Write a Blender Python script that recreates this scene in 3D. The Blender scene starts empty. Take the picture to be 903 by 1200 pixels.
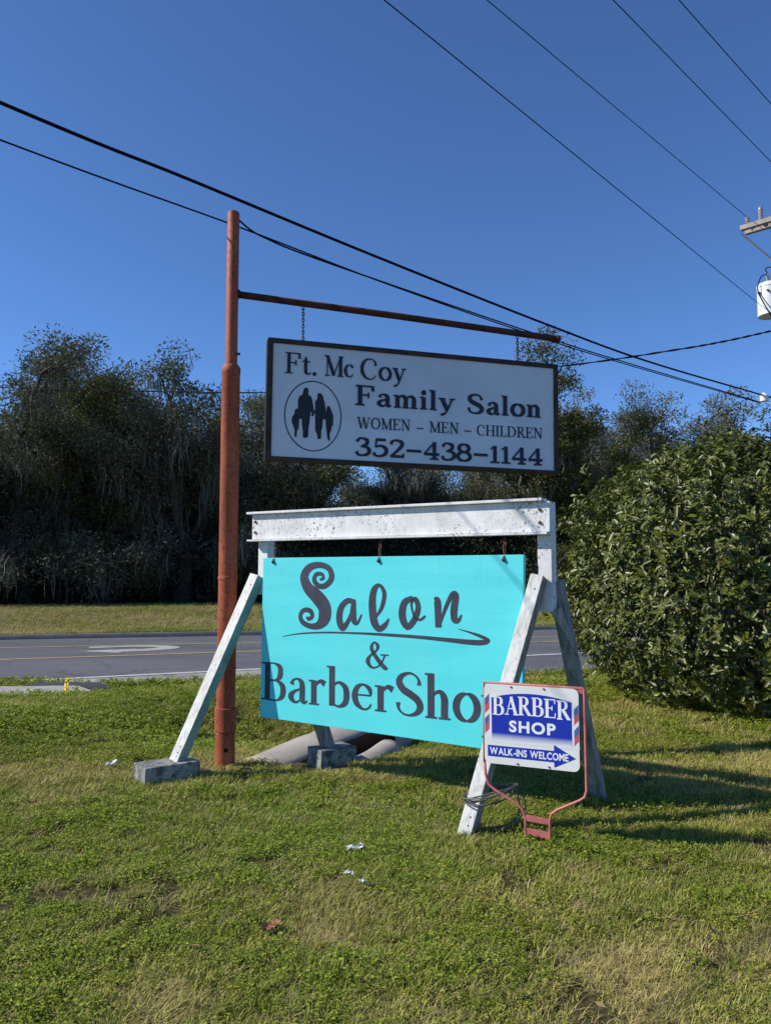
import bpy, bmesh, math, random
import numpy as np
from mathutils import Vector, Matrix, noise
R = math.radians
scene = bpy.context.scene
# ------------------------------------------------------------------ camera, sky, sun, exposure
CAM_H, FPX = 1.55, 915.0
cam_d = bpy.data.cameras.new('camera')
cam = bpy.data.objects.new('camera', cam_d)
scene.collection.objects.link(cam)
cam.location = (0, 0, CAM_H)
cam.rotation_euler = (R(90) + math.atan(72 / FPX), 0, 0)
cam_d.sensor_fit = 'VERTICAL'
cam_d.sensor_height = 24.0
cam_d.lens = 24.0 * FPX / 1200.0
cam_d.clip_end = 2000
cam_d.clip_start = 0.05
scene.camera = cam

SUN_EL = 36.0
SUN_AZ = (-1.0, -0.10)                     # horizontal direction towards the sun
world = bpy.data.worlds.new('World')
scene.world = world
world.use_nodes = True
wn = world.node_tree
wn.nodes.clear()
sky = wn.nodes.new('ShaderNodeTexSky')
sky.sky_type = 'NISHITA'
sky.sun_disc = False
sky.sun_elevation = R(SUN_EL)
sky.sun_rotation = math.atan2(SUN_AZ[0], SUN_AZ[1])
sky.air_density = 0.72
sky.dust_density = 0.0
sky.ozone_density = 10.0
sky.altitude = 0
bg = wn.nodes.new('ShaderNodeBackground')
bg.inputs['Strength'].default_value = 0.15
wo = wn.nodes.new('ShaderNodeOutputWorld')
wn.links.new(sky.outputs[0], bg.inputs[0])
wn.links.new(bg.outputs[0], wo.inputs[0])

sun_d = bpy.data.lights.new('sun', 'SUN')
sun_d.energy = 4.6
sun_d.angle = R(0.53)
sun_d.color = (1.0, 0.94, 0.83)
sun = bpy.data.objects.new('sun', sun_d)
scene.collection.objects.link(sun)
h = Vector((SUN_AZ[0], SUN_AZ[1], 0)).normalized() * math.cos(R(SUN_EL))
to_sun = Vector((h.x, h.y, math.sin(R(SUN_EL))))
sun.rotation_euler = to_sun.to_track_quat('Z', 'Y').to_euler()
sun.location = (-20, 0, 20)

vs = scene.view_settings
scene.display_settings.display_device = 'sRGB'
vs.view_transform = 'Standard'
vs.look = 'None'
vs.exposure = 0.20
vs.gamma = 1.0
vs.use_curve_mapping = False
scene.cycles.max_bounces = 6
scene.cycles.diffuse_bounces = 3
scene.cycles.transparent_max_bounces = 4

# ------------------------------------------------------------------ materials
def nodes_of(m):
    m.use_nodes = True
    nt = m.node_tree
    return nt, nt.nodes['Principled BSDF']

def N(nt, kind, **kw):
    n = nt.nodes.new(kind)
    for k, v in kw.items():
        setattr(n, k, v)
    return n

def ramp(nt, fac, stops):
    r = N(nt, 'ShaderNodeValToRGB')
    el = r.color_ramp.elements
    while len(el) < len(stops):
        el.new(0.5)
    for e, (p, c) in zip(el, stops):
        e.position = p
        e.color = (*c, 1) if len(c) == 3 else c
    nt.links.new(fac, r.inputs[0])
    return r

def tex_noise(nt, scale, detail=4, rough=0.55, coord='Object', stretch=None):
    tc = N(nt, 'ShaderNodeTexCoord')
    src = tc.outputs['Object' if coord == 'World' else coord]
    if coord == 'World':
        src = N(nt, 'ShaderNodeNewGeometry').outputs['Position']
    if stretch:
        mp = N(nt, 'ShaderNodeMapping')
        mp.inputs['Scale'].default_value = stretch
        nt.links.new(src, mp.inputs[0]); src = mp.outputs[0]
    n = N(nt, 'ShaderNodeTexNoise')
    n.inputs['Scale'].default_value = scale
    n.inputs['Detail'].default_value = detail
    n.inputs['Roughness'].default_value = rough
    nt.links.new(src, n.inputs['Vector'])
    return n

def mixc(nt, fac, a, b, blend='MIX'):
    m = N(nt, 'ShaderNodeMix', data_type='RGBA', blend_type=blend)
    for sock, val in ((m.inputs[0], fac), (m.inputs[6], a), (m.inputs[7], b)):
        if hasattr(val, 'is_output') or hasattr(val, 'links'):
            nt.links.new(val, sock)
        elif isinstance(val, (int, float)):
            sock.default_value = val
        else:
            sock.default_value = (*val, 1)
    return m.outputs[2]

def bump(nt, bs, height, strength=0.3, dist=0.01):
    b = N(nt, 'ShaderNodeBump')
    b.inputs['Strength'].default_value = strength
    b.inputs['Distance'].default_value = dist
    nt.links.new(height, b.inputs['Height'])
    nt.links.new(b.outputs[0], bs.inputs['Normal'])

MATS = {}
def mat_plain(name, col, rough=0.6, var=0.15, scale=8, bstr=0.15, metal=0.0, coord='Object', spec=0.5):
    """base colour with noise variation and fine relief"""
    m = bpy.data.materials.new(name); nt, bs = nodes_of(m)
    n = tex_noise(nt, scale, 5, 0.6, coord)
    d = tuple(c * (1 - var) for c in col); l = tuple(min(1, c * (1 + var)) for c in col)
    r = ramp(nt, n.outputs[0], [(0.3, d), (0.7, l)])
    nt.links.new(r.outputs[0], bs.inputs['Base Color'])
    bs.inputs['Roughness'].default_value = rough
    bs.inputs['Metallic'].default_value = metal
    bs.inputs['Specular IOR Level'].default_value = spec
    if bstr:
        n2 = tex_noise(nt, scale * 8, 4, 0.6, coord)
        bump(nt, bs, n2.outputs[0], bstr, 0.004)
    MATS[name] = m
    return m

def mat_white_paint(pname='white_paint', lo=(0.60, 0.60, 0.58), hi=(0.82, 0.82, 0.80), grime=0.5, g0=0.56):
    m = bpy.data.materials.new(pname); nt, bs = nodes_of(m)
    a = tex_noise(nt, 5, 5, 0.65)
    base = ramp(nt, a.outputs[0], [(0.3, lo), (0.65, hi)])
    sp = tex_noise(nt, 55, 3, 0.6)
    zone = tex_noise(nt, 3.2, 3, 0.6)
    mul = N(nt, 'ShaderNodeMath', operation='MULTIPLY')
    r1 = ramp(nt, sp.outputs[0], [(0.57, (0, 0, 0)), (0.63, (1, 1, 1))])
    r2 = ramp(nt, zone.outputs[0], [(0.42, (0, 0, 0)), (0.62, (1, 1, 1))])
    nt.links.new(r1.outputs[0], mul.inputs[0]); nt.links.new(r2.outputs[0], mul.inputs[1])
    c = mixc(nt, mul.outputs[0], base.outputs[0], (0.16, 0.13, 0.11))
    st = tex_noise(nt, 7, 4, 0.6, stretch=(6, 6, 0.5))
    r3 = ramp(nt, st.outputs[0], [(g0, (0, 0, 0)), (g0 + 0.24, (grime, grime, grime))])
    c = mixc(nt, r3.outputs[0], c, (0.36, 0.34, 0.30))
    nt.links.new(c, bs.inputs['Base Color'])
    bs.inputs['Roughness'].default_value = 0.55
    bump(nt, bs, sp.outputs[0], 0.25, 0.003)
    MATS[pname] = m

def mat_red_pipe():
    m = bpy.data.materials.new('red_pipe'); nt, bs = nodes_of(m)
    a = tex_noise(nt, 4, 6, 0.65, stretch=(1, 1, 0.35))
    base = ramp(nt, a.outputs[0], [(0.28, (0.19, 0.042, 0.020)), (0.48, (0.36, 0.080, 0.034)), (0.60, (0.44, 0.115, 0.052)), (0.75, (0.48, 0.17, 0.090))])
    sp = tex_noise(nt, 38, 4, 0.65)
    r1 = ramp(nt, sp.outputs[0], [(0.52, (0, 0, 0)), (0.68, (0.85, 0.85, 0.85))])
    c = mixc(nt, r1.outputs[0], base.outputs[0], (0.10, 0.036, 0.022))
    run = tex_noise(nt, 16, 4, 0.6, stretch=(1, 1, 0.06))
    r4 = ramp(nt, run.outputs[0], [(0.55, (0, 0, 0)), (0.75, (0.6, 0.6, 0.6))])
    c = mixc(nt, r4.outputs[0], c, (0.12, 0.05, 0.033))
    nt.links.new(c, bs.inputs['Base Color'])
    bs.inputs['Roughness'].default_value = 0.62
    bs.inputs['Specular IOR Level'].default_value = 0.35
    bump(nt, bs, sp.outputs[0], 0.4, 0.003)
    MATS['red_pipe'] = m

def mat_turquoise():
    m = bpy.data.materials.new('turquoise_paint'); nt, bs = nodes_of(m)
    a = tex_noise(nt, 3, 5, 0.6, stretch=(0.35, 1, 3))
    base = ramp(nt, a.outputs[0], [(0.3, (0.075, 0.66, 0.70)), (0.7, (0.105, 0.74, 0.77))])
    fade = tex_noise(nt, 1.4, 4, 0.6, stretch=(1.6, 1, 0.5))
    rf = ramp(nt, fade.outputs[0], [(0.45, (0, 0, 0)), (0.75, (0.35, 0.35, 0.35))])
    c0 = mixc(nt, rf.outputs[0], base.outputs[0], (0.17, 0.70, 0.71))
    run = tex_noise(nt, 9, 4, 0.6, stretch=(5, 1, 0.25))
    rr = ramp(nt, run.outputs[0], [(0.60, (0, 0, 0)), (0.80, (0.30, 0.30, 0.30))])
    c0 = mixc(nt, rr.outputs[0], c0, (0.06, 0.40, 0.42))
    sp = tex_noise(nt, 60, 2, 0.5)
    r1 = ramp(nt, sp.outputs[0], [(0.72, (0, 0, 0)), (0.76, (0.6, 0.6, 0.6))])
    c = mixc(nt, r1.outputs[0], c0, (0.02, 0.30, 0.34))
    nt.links.new(c, bs.inputs['Base Color'])
    bs.inputs['Roughness'].default_value = 0.5
    g = tex_noise(nt, 18, 5, 0.7, stretch=(0.25, 1, 5))
    bump(nt, bs, g.outputs[0], 0.25, 0.003)
    MATS['turquoise_paint'] = m

def mat_concrete(name, col, stain=0.5, s0=0.55):
    m = bpy.data.materials.new(name); nt, bs = nodes_of(m)
    a = tex_noise(nt, 3.5, 6, 0.65)
    base = ramp(nt, a.outputs[0], [(0.3, tuple(c * 0.7 for c in col)), (0.7, tuple(c * 1.15 for c in col))])
    b = tex_noise(nt, 14, 6, 0.7)
    r1 = ramp(nt, b.outputs[0], [(s0, (0, 0, 0)), (s0 + 0.15, (stain, stain, stain))])
    c = mixc(nt, r1.outputs[0], base.outputs[0], tuple(c * 0.22 for c in col))
    nt.links.new(c, bs.inputs['Base Color'])
    bs.inputs['Roughness'].default_value = 0.9
    f = tex_noise(nt, 90, 4, 0.7)
    bump(nt, bs, f.outputs[0], 0.5, 0.005)
    MATS[name] = m

def mat_ground():
    m = bpy.data.materials.new('lawn_soil'); nt, bs = nodes_of(m)
    a = tex_noise(nt, 0.55, 6, 0.62, 'World')
    base = ramp(nt, a.outputs[0], [(0.30, (0.080, 0.078, 0.028)), (0.47, (0.120, 0.105, 0.045)), (0.60, (0.175, 0.140, 0.070)), (0.75, (0.23, 0.185, 0.11))])
    b = tex_noise(nt, 26, 5, 0.7, 'World')
    r1 = ramp(nt, b.outputs[0], [(0.38, (0.45, 0.45, 0.45)), (0.65, (1.2, 1.2, 1.2))])
    c = mixc(nt, 1.0, base.outputs[0], r1.outputs[0], 'MULTIPLY')
    nt.links.new(c, bs.inputs['Base Color'])
    bs.inputs['Roughness'].default_value = 0.95
    bs.inputs['Specular IOR Level'].default_value = 0.1
    f = tex_noise(nt, 45, 5, 0.7, 'World')
    bump(nt, bs, f.outputs[0], 0.9, 0.03)
    MATS['lawn_soil'] = m

def mat_asphalt(name, col):
    m = bpy.data.materials.new(name); nt, bs = nodes_of(m)
    a = tex_noise(nt, 0.5, 5, 0.6, 'World', stretch=(0.4, 1.6, 1))
    base = ramp(nt, a.outputs[0], [(0.3, tuple(c * 0.86 for c in col)), (0.7, tuple(c * 1.12 for c in col))])
    b = tex_noise(nt, 60, 3, 0.7, 'World')
    r1 = ramp(nt, b.outputs[0], [(0.35, (0.75, 0.75, 0.75)), (0.68, (1.25, 1.25, 1.25))])
    c = mixc(nt, 1.0, base.outputs[0], r1.outputs[0], 'MULTIPLY')
    vo = N(nt, 'ShaderNodeTexVoronoi', feature='DISTANCE_TO_EDGE'); vo.inputs['Scale'].default_value = 0.45
    wob = tex_noise(nt, 1.1, 4, 0.6, 'World')
    va = N(nt, 'ShaderNodeVectorMath', operation='ADD'); nt.links.new(N(nt, 'ShaderNodeNewGeometry').outputs['Position'], va.inputs[0]); nt.links.new(wob.outputs['Color'], va.inputs[1])
    nt.links.new(va.outputs[0], vo.inputs['Vector'])
    rc = ramp(nt, vo.outputs['Distance'], [(0.006, (0.55, 0.55, 0.55)), (0.016, (0, 0, 0))])
    c = mixc(nt, rc.outputs[0], c, tuple(q * 0.35 for q in col))
    tr = tex_noise(nt, 0.9, 3, 0.5, 'World', stretch=(0.12, 1.0, 1))
    rt = ramp(nt, tr.outputs[0], [(0.40, (0.86, 0.86, 0.86)), (0.62, (1.1, 1.1, 1.1))])
    c = mixc(nt, 1.0, c, rt.outputs[0], 'MULTIPLY')
    nt.links.new(c, bs.inputs['Base Color'])
    bs.inputs['Roughness'].default_value = 0.85
    bump(nt, bs, b.outputs[0], 0.4, 0.006)
    MATS[name] = m

def leaf_material(name, dark, light, rough=0.5, trans=0.25, scale=1.2, spec=0.4, back=None):
    """random-per-leaf colour, soft patches, a little light passing through"""
    m = bpy.data.materials.new(name); nt, bs = nodes_of(m)
    g = N(nt, 'ShaderNodeNewGeometry')
    n = tex_noise(nt, scale, 3, 0.6, 'World')
    add = N(nt, 'ShaderNodeMath', operation='ADD'); add.use_clamp = True
    mul = N(nt, 'ShaderNodeMath', operation='MULTIPLY'); mul.inputs[1].default_value = 0.6
    nt.links.new(g.outputs['Random Per Island'], mul.inputs[0])
    sub = N(nt, 'ShaderNodeMath', operation='MULTIPLY_ADD'); sub.inputs[1].default_value = 1.2; sub.inputs[2].default_value = -0.4
    nt.links.new(n.outputs[0], sub.inputs[0])
    nt.links.new(mul.outputs[0], add.inputs[0]); nt.links.new(sub.outputs[0], add.inputs[1])
    r = ramp(nt, add.outputs[0], [(0.05, dark), (0.9, light)])
    nt.links.new(r.outputs[0], bs.inputs['Base Color'])
    bs.inputs['Roughness'].default_value = rough
    bs.inputs['Specular IOR Level'].default_value = spec
    if trans:
        t = N(nt, 'ShaderNodeBsdfTranslucent')
        tcol = mixc(nt, 0.35, r.outputs[0], (0.10, 0.16, 0.02))
        nt.links.new(tcol, t.inputs[0])
        mx = N(nt, 'ShaderNodeMixShader'); mx.inputs[0].default_value = trans
        out = nt.nodes['Material Output']
        nt.links.new(bs.outputs[0], mx.inputs[1]); nt.links.new(t.outputs[0], mx.inputs[2])
        nt.links.new(mx.outputs[0], out.inputs[0])
    MATS[name] = m

def grass_material(name, green_d, green_l, dry_c):
    m = bpy.data.materials.new(name); nt, bs = nodes_of(m)
    g = N(nt, 'ShaderNodeNewGeometry')
    r = ramp(nt, g.outputs['Random Per Island'], [(0.0, green_d), (1.0, green_l)])
    at = N(nt, 'ShaderNodeAttribute', attribute_type='INSTANCER', attribute_name='dry')
    ad = N(nt, 'ShaderNodeMath', operation='MULTIPLY_ADD'); ad.inputs[1].default_value = 0.7; ad.inputs[2].default_value = -0.35
    nt.links.new(g.outputs['Random Per Island'], ad.inputs[0])
    sm = N(nt, 'ShaderNodeMath', operation='ADD'); sm.use_clamp = True
    nt.links.new(at.outputs['Fac'], sm.inputs[0]); nt.links.new(ad.outputs[0], sm.inputs[1])
    c = mixc(nt, sm.outputs[0], r.outputs[0], dry_c)
    nt.links.new(c, bs.inputs['Base Color'])
    bs.inputs['Roughness'].default_value = 0.6
    bs.inputs['Specular IOR Level'].default_value = 0.25
    t = N(nt, 'ShaderNodeBsdfTranslucent'); nt.links.new(c, t.inputs[0])
    mx = N(nt, 'ShaderNodeMixShader'); mx.inputs[0].default_value = 0.18
    nt.links.new(bs.outputs[0], mx.inputs[1]); nt.links.new(t.outputs[0], mx.inputs[2])
    nt.links.new(mx.outputs[0], nt.nodes['Material Output'].inputs[0])
    MATS[name] = m

mat_white_paint(); mat_white_paint('leg_paint', (0.42, 0.42, 0.39), (0.70, 0.70, 0.67), 0.85, 0.46); mat_white_paint('weathered_shade_paint', (0.085, 0.088, 0.075), (0.24, 0.24, 0.215), 0.9, 0.42); mat_white_paint('teal_shade_paint', (0.07, 0.20, 0.20), (0.27, 0.40, 0.39), 0.8, 0.46); mat_red_pipe(); mat_turquoise(); mat_ground()  # teal and weathered leg paints are darkened to imitate shade
mat_concrete('block_concrete', (0.33, 0.33, 0.30), 0.95, 0.44); mat_concrete('walk_concrete', (0.40, 0.38, 0.34), 0.2)
mat_concrete('culvert_concrete', (0.40, 0.36, 0.31), 0.35)
mat_asphalt('asphalt', (0.115, 0.115, 0.122)); mat_asphalt('shoulder_pavement', (0.33, 0.31, 0.275)); mat_asphalt('dark_grey', (0.055, 0.055, 0.062))
mat_plain('arrow_paint', (0.40, 0.39, 0.36), 0.8, 0.3, 3, 0.3)
mat_plain('road_white', (0.55, 0.55, 0.53), 0.7, 0.2, 6, 0.2, coord='Object')
mat_plain('road_yellow', (0.45, 0.35, 0.15), 0.7, 0.2, 6, 0.2)
mat_plain('kerb_concrete', (0.13, 0.125, 0.12), 0.9, 0.3, 2, 0.3)
mat_plain('sign_white', (0.69, 0.70, 0.70), 0.45, 0.10, 1.6, 0.05)
mat_plain('sign_frame', (0.062, 0.042, 0.032), 0.75, 0.35, 6, 0.3, spec=0.15)
mat_plain('arm_rust', (0.085, 0.030, 0.020), 0.75, 0.45, 9, 0.4, spec=0.2)
mat_plain('letter_navy', (0.010, 0.012, 0.030), 0.55, 0.2, 8, 0.0)
mat_plain('silhouette_black', (0.010, 0.010, 0.014), 0.5, 0.1, 8, 0.0)
mat_plain('letter_slate', (0.046, 0.048, 0.072), 0.6, 0.25, 12, 0.1, spec=0.3)
mat_plain('chain_steel', (0.045, 0.04, 0.04), 0.55, 0.3, 30, 0.2, 0.6)
mat_plain('rust', (0.12, 0.05, 0.025), 0.8, 0.4, 40, 0.4)
mat_plain('hole_shade', (0.008, 0.007, 0.006), 1.0, 0.2, 10, 0, spec=0.0)  # near-black colour paints the shade inside holes and slots
mat_plain('pink_metal', (0.50, 0.14, 0.13), 0.5, 0.22, 18, 0.2)
mat_plain('print_white', (0.78, 0.78, 0.76), 0.35, 0.05, 6, 0.02)
mat_plain('print_blue', (0.012, 0.035, 0.40), 0.35, 0.06, 6, 0.02)
mat_plain('print_red', (0.55, 0.10, 0.14), 0.35, 0.08, 6, 0.02)
mat_plain('print_steel_blue', (0.07, 0.13, 0.36), 0.35, 0.08, 6, 0.02)
mat_plain('lettering_white', (0.85, 0.85, 0.85), 0.35, 0.02, 6, 0.0)
mat_plain('cable_black', (0.010, 0.010, 0.012), 0.8, 0.2, 20, 0.1, spec=0.08)
mat_plain('cable_grey', (0.10, 0.095, 0.09), 0.5, 0.25, 20, 0.1)
mat_plain('pole_wood', (0.17, 0.13, 0.095), 0.85, 0.35, 4, 0.5)
mat_plain('crossarm_wood', (0.34, 0.31, 0.27), 0.85, 0.25, 5, 0.4)
mat_plain('transformer_paint', (0.72, 0.73, 0.72), 0.4, 0.08, 5, 0.05)
mat_plain('porcelain', (0.30, 0.29, 0.28), 0.25, 0.1, 10, 0)
mat_plain('white_porcelain', (0.75, 0.75, 0.74), 0.3, 0.1, 10, 0)
mat_plain('flag_yellow', (0.80, 0.58, 0.01), 0.5, 0.06, 10, 0)
mat_plain('paper_white', (0.60, 0.59, 0.56), 0.7, 0.1, 30, 0.1)
mat_plain('dead_leaf', (0.30, 0.14, 0.06), 0.7, 0.3, 30, 0.2)
mat_plain('bark', (0.075, 0.062, 0.05), 0.9, 0.4, 3, 0.6)
leaf_material('oak_leaf', (0.050, 0.056, 0.036), (0.185, 0.185, 0.120), 0.75, 0.2, 0.35, 0.12)
leaf_material('oak_leaf_warm', (0.045, 0.052, 0.018), (0.170, 0.165, 0.060), 0.7, 0.25, 0.3, 0.15)
leaf_material('pale_leaf', (0.095, 0.098, 0.068), (0.235, 0.235, 0.165), 0.75, 0.2, 0.3, 0.12)
leaf_material('moss', (0.10, 0.105, 0.085), (0.21, 0.21, 0.17), 0.9, 0.15, 0.5, 0.1)
leaf_material('bush_leaf', (0.020, 0.032, 0.007), (0.185, 0.205, 0.034), 0.38, 0.18, 2.2, 0.5)
leaf_material('fallen_leaf', (0.14, 0.08, 0.035), (0.34, 0.24, 0.12), 0.8, 0.1, 2.0, 0.1)
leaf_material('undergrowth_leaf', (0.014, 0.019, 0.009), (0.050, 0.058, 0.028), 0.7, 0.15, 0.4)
grass_material('grass_blade', (0.120, 0.180, 0.012), (0.340, 0.390, 0.042), (0.56, 0.46, 0.15))
grass_material('weed_leaf', (0.105, 0.175, 0.011), (0.300, 0.380, 0.034), (0.40, 0.40, 0.06))
grass_material('straw_blade', (0.36, 0.30, 0.11), (0.60, 0.50, 0.22), (0.54, 0.44, 0.17))

# blue panel print: solid blue fading to white towards its lower edge (a printed gradient)
def mat_panel_print():
    m = bpy.data.materials.new('panel_print'); nt, bs = nodes_of(m)
    tc = N(nt, 'ShaderNodeTexCoord'); sp = N(nt, 'ShaderNodeSeparateXYZ')
    nt.links.new(tc.outputs['Object'], sp.inputs[0])
    mr = N(nt, 'ShaderNodeMapRange'); mr.inputs[1].default_value = 0.545; mr.inputs[2].default_value = 0.592
    nt.links.new(sp.outputs['Z'], mr.inputs[0])
    r = ramp(nt, mr.outputs[0], [(0.0, (0.75, 0.75, 0.75)), (0.45, (0.42, 0.45, 0.62)), (0.95, (0.012, 0.035, 0.40))])
    nt.links.new(r.outputs[0], bs.inputs['Base Color'])
    bs.inputs['Roughness'].default_value = 0.35
    MATS['panel_print'] = m
mat_panel_print()

# ------------------------------------------------------------------ mesh helpers
COL = scene.collection
def link(name, me, mats, parent=None, loc=(0, 0, 0), rot=(0, 0, 0)):
    o = bpy.data.objects.new(name, me)
    COL.objects.link(o)
    if me is not None:
        for m in (mats if isinstance(mats, (list, tuple)) else [mats]):
            if m: me.materials.append(MATS[m])
    o.location = loc; o.rotation_euler = rot
    if parent: o.parent = parent
    return o

def empty(name, label, cat, loc=(0, 0, 0), rot=(0, 0, 0), group=None):
    o = bpy.data.objects.new(name, None); COL.objects.link(o)
    o.empty_display_size = 0.1
    o.location = loc; o.rotation_euler = rot
    return tag(o, label, cat, group)

def tag(o, label=None, cat=None, group=None, kind=None):
    if label: o['label'] = label
    if cat: o['category'] = cat
    if group: o['group'] = group
    if kind: o['kind'] = kind
    return o

def from_bm(bm, name, smooth=False):
    me = bpy.data.meshes.new(name)
    bmesh.ops.recalc_face_normals(bm, faces=bm.faces[:])
    bm.to_mesh(me); bm.free()
    if smooth:
        me.polygons.foreach_set('use_smooth', [True] * len(me.polygons))
    return me

def from_np(name, verts, faces, smooth=False):
    """verts (n,3); faces (m,k) with constant k"""
    me = bpy.data.meshes.new(name)
    verts = np.asarray(verts, np.float32); faces = np.asarray(faces, np.int32)
    k = faces.shape[1]
    me.vertices.add(len(verts)); me.vertices.foreach_set('co', verts.ravel())
    me.loops.add(faces.size); me.loops.foreach_set('vertex_index', faces.ravel())
    me.polygons.add(len(faces)); me.polygons.foreach_set('loop_start', np.arange(0, faces.size, k, dtype=np.int32))
    if smooth: me.polygons.foreach_set('use_smooth', np.ones(len(faces), bool))
    me.update(calc_edges=True)
    return me

def bm_box(bm, c, s, rot=None, bevel=0.0):
    M = Matrix.Translation(c)
    if rot is not None: M = M @ rot
    M = M @ Matrix.Diagonal((*s, 1))
    g = bmesh.ops.create_cube(bm, size=1.0, matrix=M)
    if bevel:
        es = list({e for v in g['verts'] for e in v.link_edges})
        bmesh.ops.bevel(bm, geom=es, offset=bevel, segments=2, affect='EDGES', profile=0.7)

def bm_beam(bm, p0, p1, w, h, side, bevel=0.004):
    """square bar from p0 to p1; w is its width along `side`, h across it"""
    p0, p1 = Vector(p0), Vector(p1)
    z = (p1 - p0); L = z.length; z.normalize()
    x = Vector(side); x = (x - z * x.dot(z)).normalized(); y = z.cross(x)
    rot = Matrix((x, y, z)).transposed().to_4x4()
    bm_box(bm, (p0 + p1) / 2, (w, h, L), rot, bevel)

def bm_tube(bm, pts, rad, n=8, cap=True):
    pts = [Vector(p) for p in pts]
    rads = rad if isinstance(rad, (list, tuple)) else [rad] * len(pts)
    rings = []; up = Vector((0.137, 0.271, 0.951))
    prev = None
    for i, p in enumerate(pts):
        t = (pts[min(i + 1, len(pts) - 1)] - pts[max(i - 1, 0)]).normalized()
        a = up if prev is None else prev
        a = a - t * a.dot(t)
        if a.length < 1e-4: a = t.orthogonal()
        a.normalize(); prev = a; b = t.cross(a)
        rings.append([bm.verts.new(p + (a * math.cos(2 * math.pi * k / n) + b * math.sin(2 * math.pi * k / n)) * rads[i]) for k in range(n)])
    for r0, r1 in zip(rings, rings[1:]):
        for k in range(n):
            bm.faces.new((r0[k], r0[(k + 1) % n], r1[(k + 1) % n], r1[k]))
    if cap:
        bm.faces.new(rings[0][::-1]); bm.faces.new(rings[-1])

def tube_mesh(name, pts, rad, n=8, smooth=True):
    bm = bmesh.new(); bm_tube(bm, pts, rad, n)
    return from_bm(bm, name, smooth)

def lathe_mesh(name, prof, n=24):
    """prof: (radius, z) from bottom to top"""
    bm = bmesh.new(); rings = []
    for r, z in prof:
        rings.append([bm.verts.new((r * math.cos(2 * math.pi * k / n), r * math.sin(2 * math.pi * k / n), z)) for k in range(n)])
    for r0, r1 in zip(rings, rings[1:]):
        for k in range(n): bm.faces.new((r0[k], r0[(k + 1) % n], r1[(k + 1) % n], r1[k]))
    bm.faces.new(rings[0][::-1]); bm.faces.new(rings[-1])
    me = from_bm(bm, name, True)
    me.set_sharp_from_angle(angle=R(40))
    return me

def catmull(pts, sub=8):
    P = [np.array(p, float) for p in pts]
    if len(P) < 3: return P
    P = [2 * P[0] - P[1]] + P + [2 * P[-1] - P[-2]]
    out = []
    for i in range(1, len(P) - 2):
        for k in range(sub):
            t = k / sub
            out.append(0.5 * ((2 * P[i]) + (-P[i - 1] + P[i + 1]) * t + (2 * P[i - 1] - 5 * P[i] + 4 * P[i + 1] - P[i + 2]) * t * t
                              + (-P[i - 1] + 3 * P[i] - 3 * P[i + 1] + P[i + 2]) * t ** 3))
    out.append(P[-2])
    return out

def bm_ribbon(bm, pts, y0, y1, closed=False):
    """flat stroke in the XZ plane, pts = (x, z, width); from depth y0 (back) to y1 (front, nearer the viewer, smaller y)"""
    n = len(pts); L = []; Rr = []
    for i, p in enumerate(pts):
        a = pts[(i - 1) % n] if closed else pts[max(i - 1, 0)]
        b = pts[(i + 1) % n] if closed else pts[min(i + 1, n - 1)]
        t = np.array([b[0] - a[0], b[1] - a[1]]); l = np.hypot(*t)
        t = t / l if l > 1e-9 else np.array([1.0, 0])
        nx, nz = -t[1] * p[2] / 2, t[0] * p[2] / 2
        L.append((p[0] + nx, p[1] + nz)); Rr.append((p[0] - nx, p[1] - nz))
    V = [[bm.verts.new((q[0], y, q[1])) for q in S] for S in (L, Rr) for y in (y1, y0)]
    rng = range(n) if closed else range(n - 1)
    for i in rng:
        j = (i + 1) % n
        bm.faces.new((V[0][i], V[0][j], V[2][j], V[2][i]))
        bm.faces.new((V[0][i], V[1][i], V[1][j], V[0][j]))
        bm.faces.new((V[2][i], V[2][j], V[3][j], V[3][i]))
    if not closed:
        for i in (0, n - 1): bm.faces.new((V[0][i], V[2][i], V[3][i], V[1][i]))

def bm_poly(bm, pts, y0, y1):
    f = [bm.verts.new((x, y1, z)) for x, z in pts]; b = [bm.verts.new((x, y0, z)) for x, z in pts]
    face = bm.faces.new(f)
    for i in range(len(pts)):
        j = (i + 1) % len(pts); bm.faces.new((f[i], b[i], b[j], f[j]))
    bmesh.ops.triangulate(bm, faces=[face])

# ------------------------------------------------------------------ serif lettering (stroke skeletons drawn with a broad nib)
def E(cx, cy, rx, ry):
    return ('E', [(cx + rx * math.cos(2 * math.pi * k / 28), cy + ry * math.sin(2 * math.pi * k / 28)) for k in range(28)])
def K(*p): return ('L', p, 1.0)
def n_(*p): return ('L', p, 0.0)
def m_(*p): return ('L', p, 0.5)
def W(*p): return ('W', p)
def B(x, y, l): return ('L', ((x - l / 2, y), (x + l / 2, y)), 0.0)
def DOT(x, y): return ('D', x, y)
STEM = K((.16, 0), (.16, 1)); BB = B(.16, .02, .32); BT = B(.16, .98, .30)
UB = W((.16, .98, 0), (.36, .98, .05), (.50, .88, .8), (.50, .66, .9), (.38, .54, .05), (.16, .53, 0))
BOWL = W((.14, .50, .1), (.30, .62, .2), (.46, .52, .8), (.50, .32, 1), (.46, .12, .8), (.30, .02, .15), (.14, .10, .1))
def ARCH(x): return W((x, .44, .1), (x + .11, .59, .2), (x + .22, .60, .55), (x + .29, .46, 1), (x + .29, .2, 1), (x + .29, 0, 1))
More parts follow.
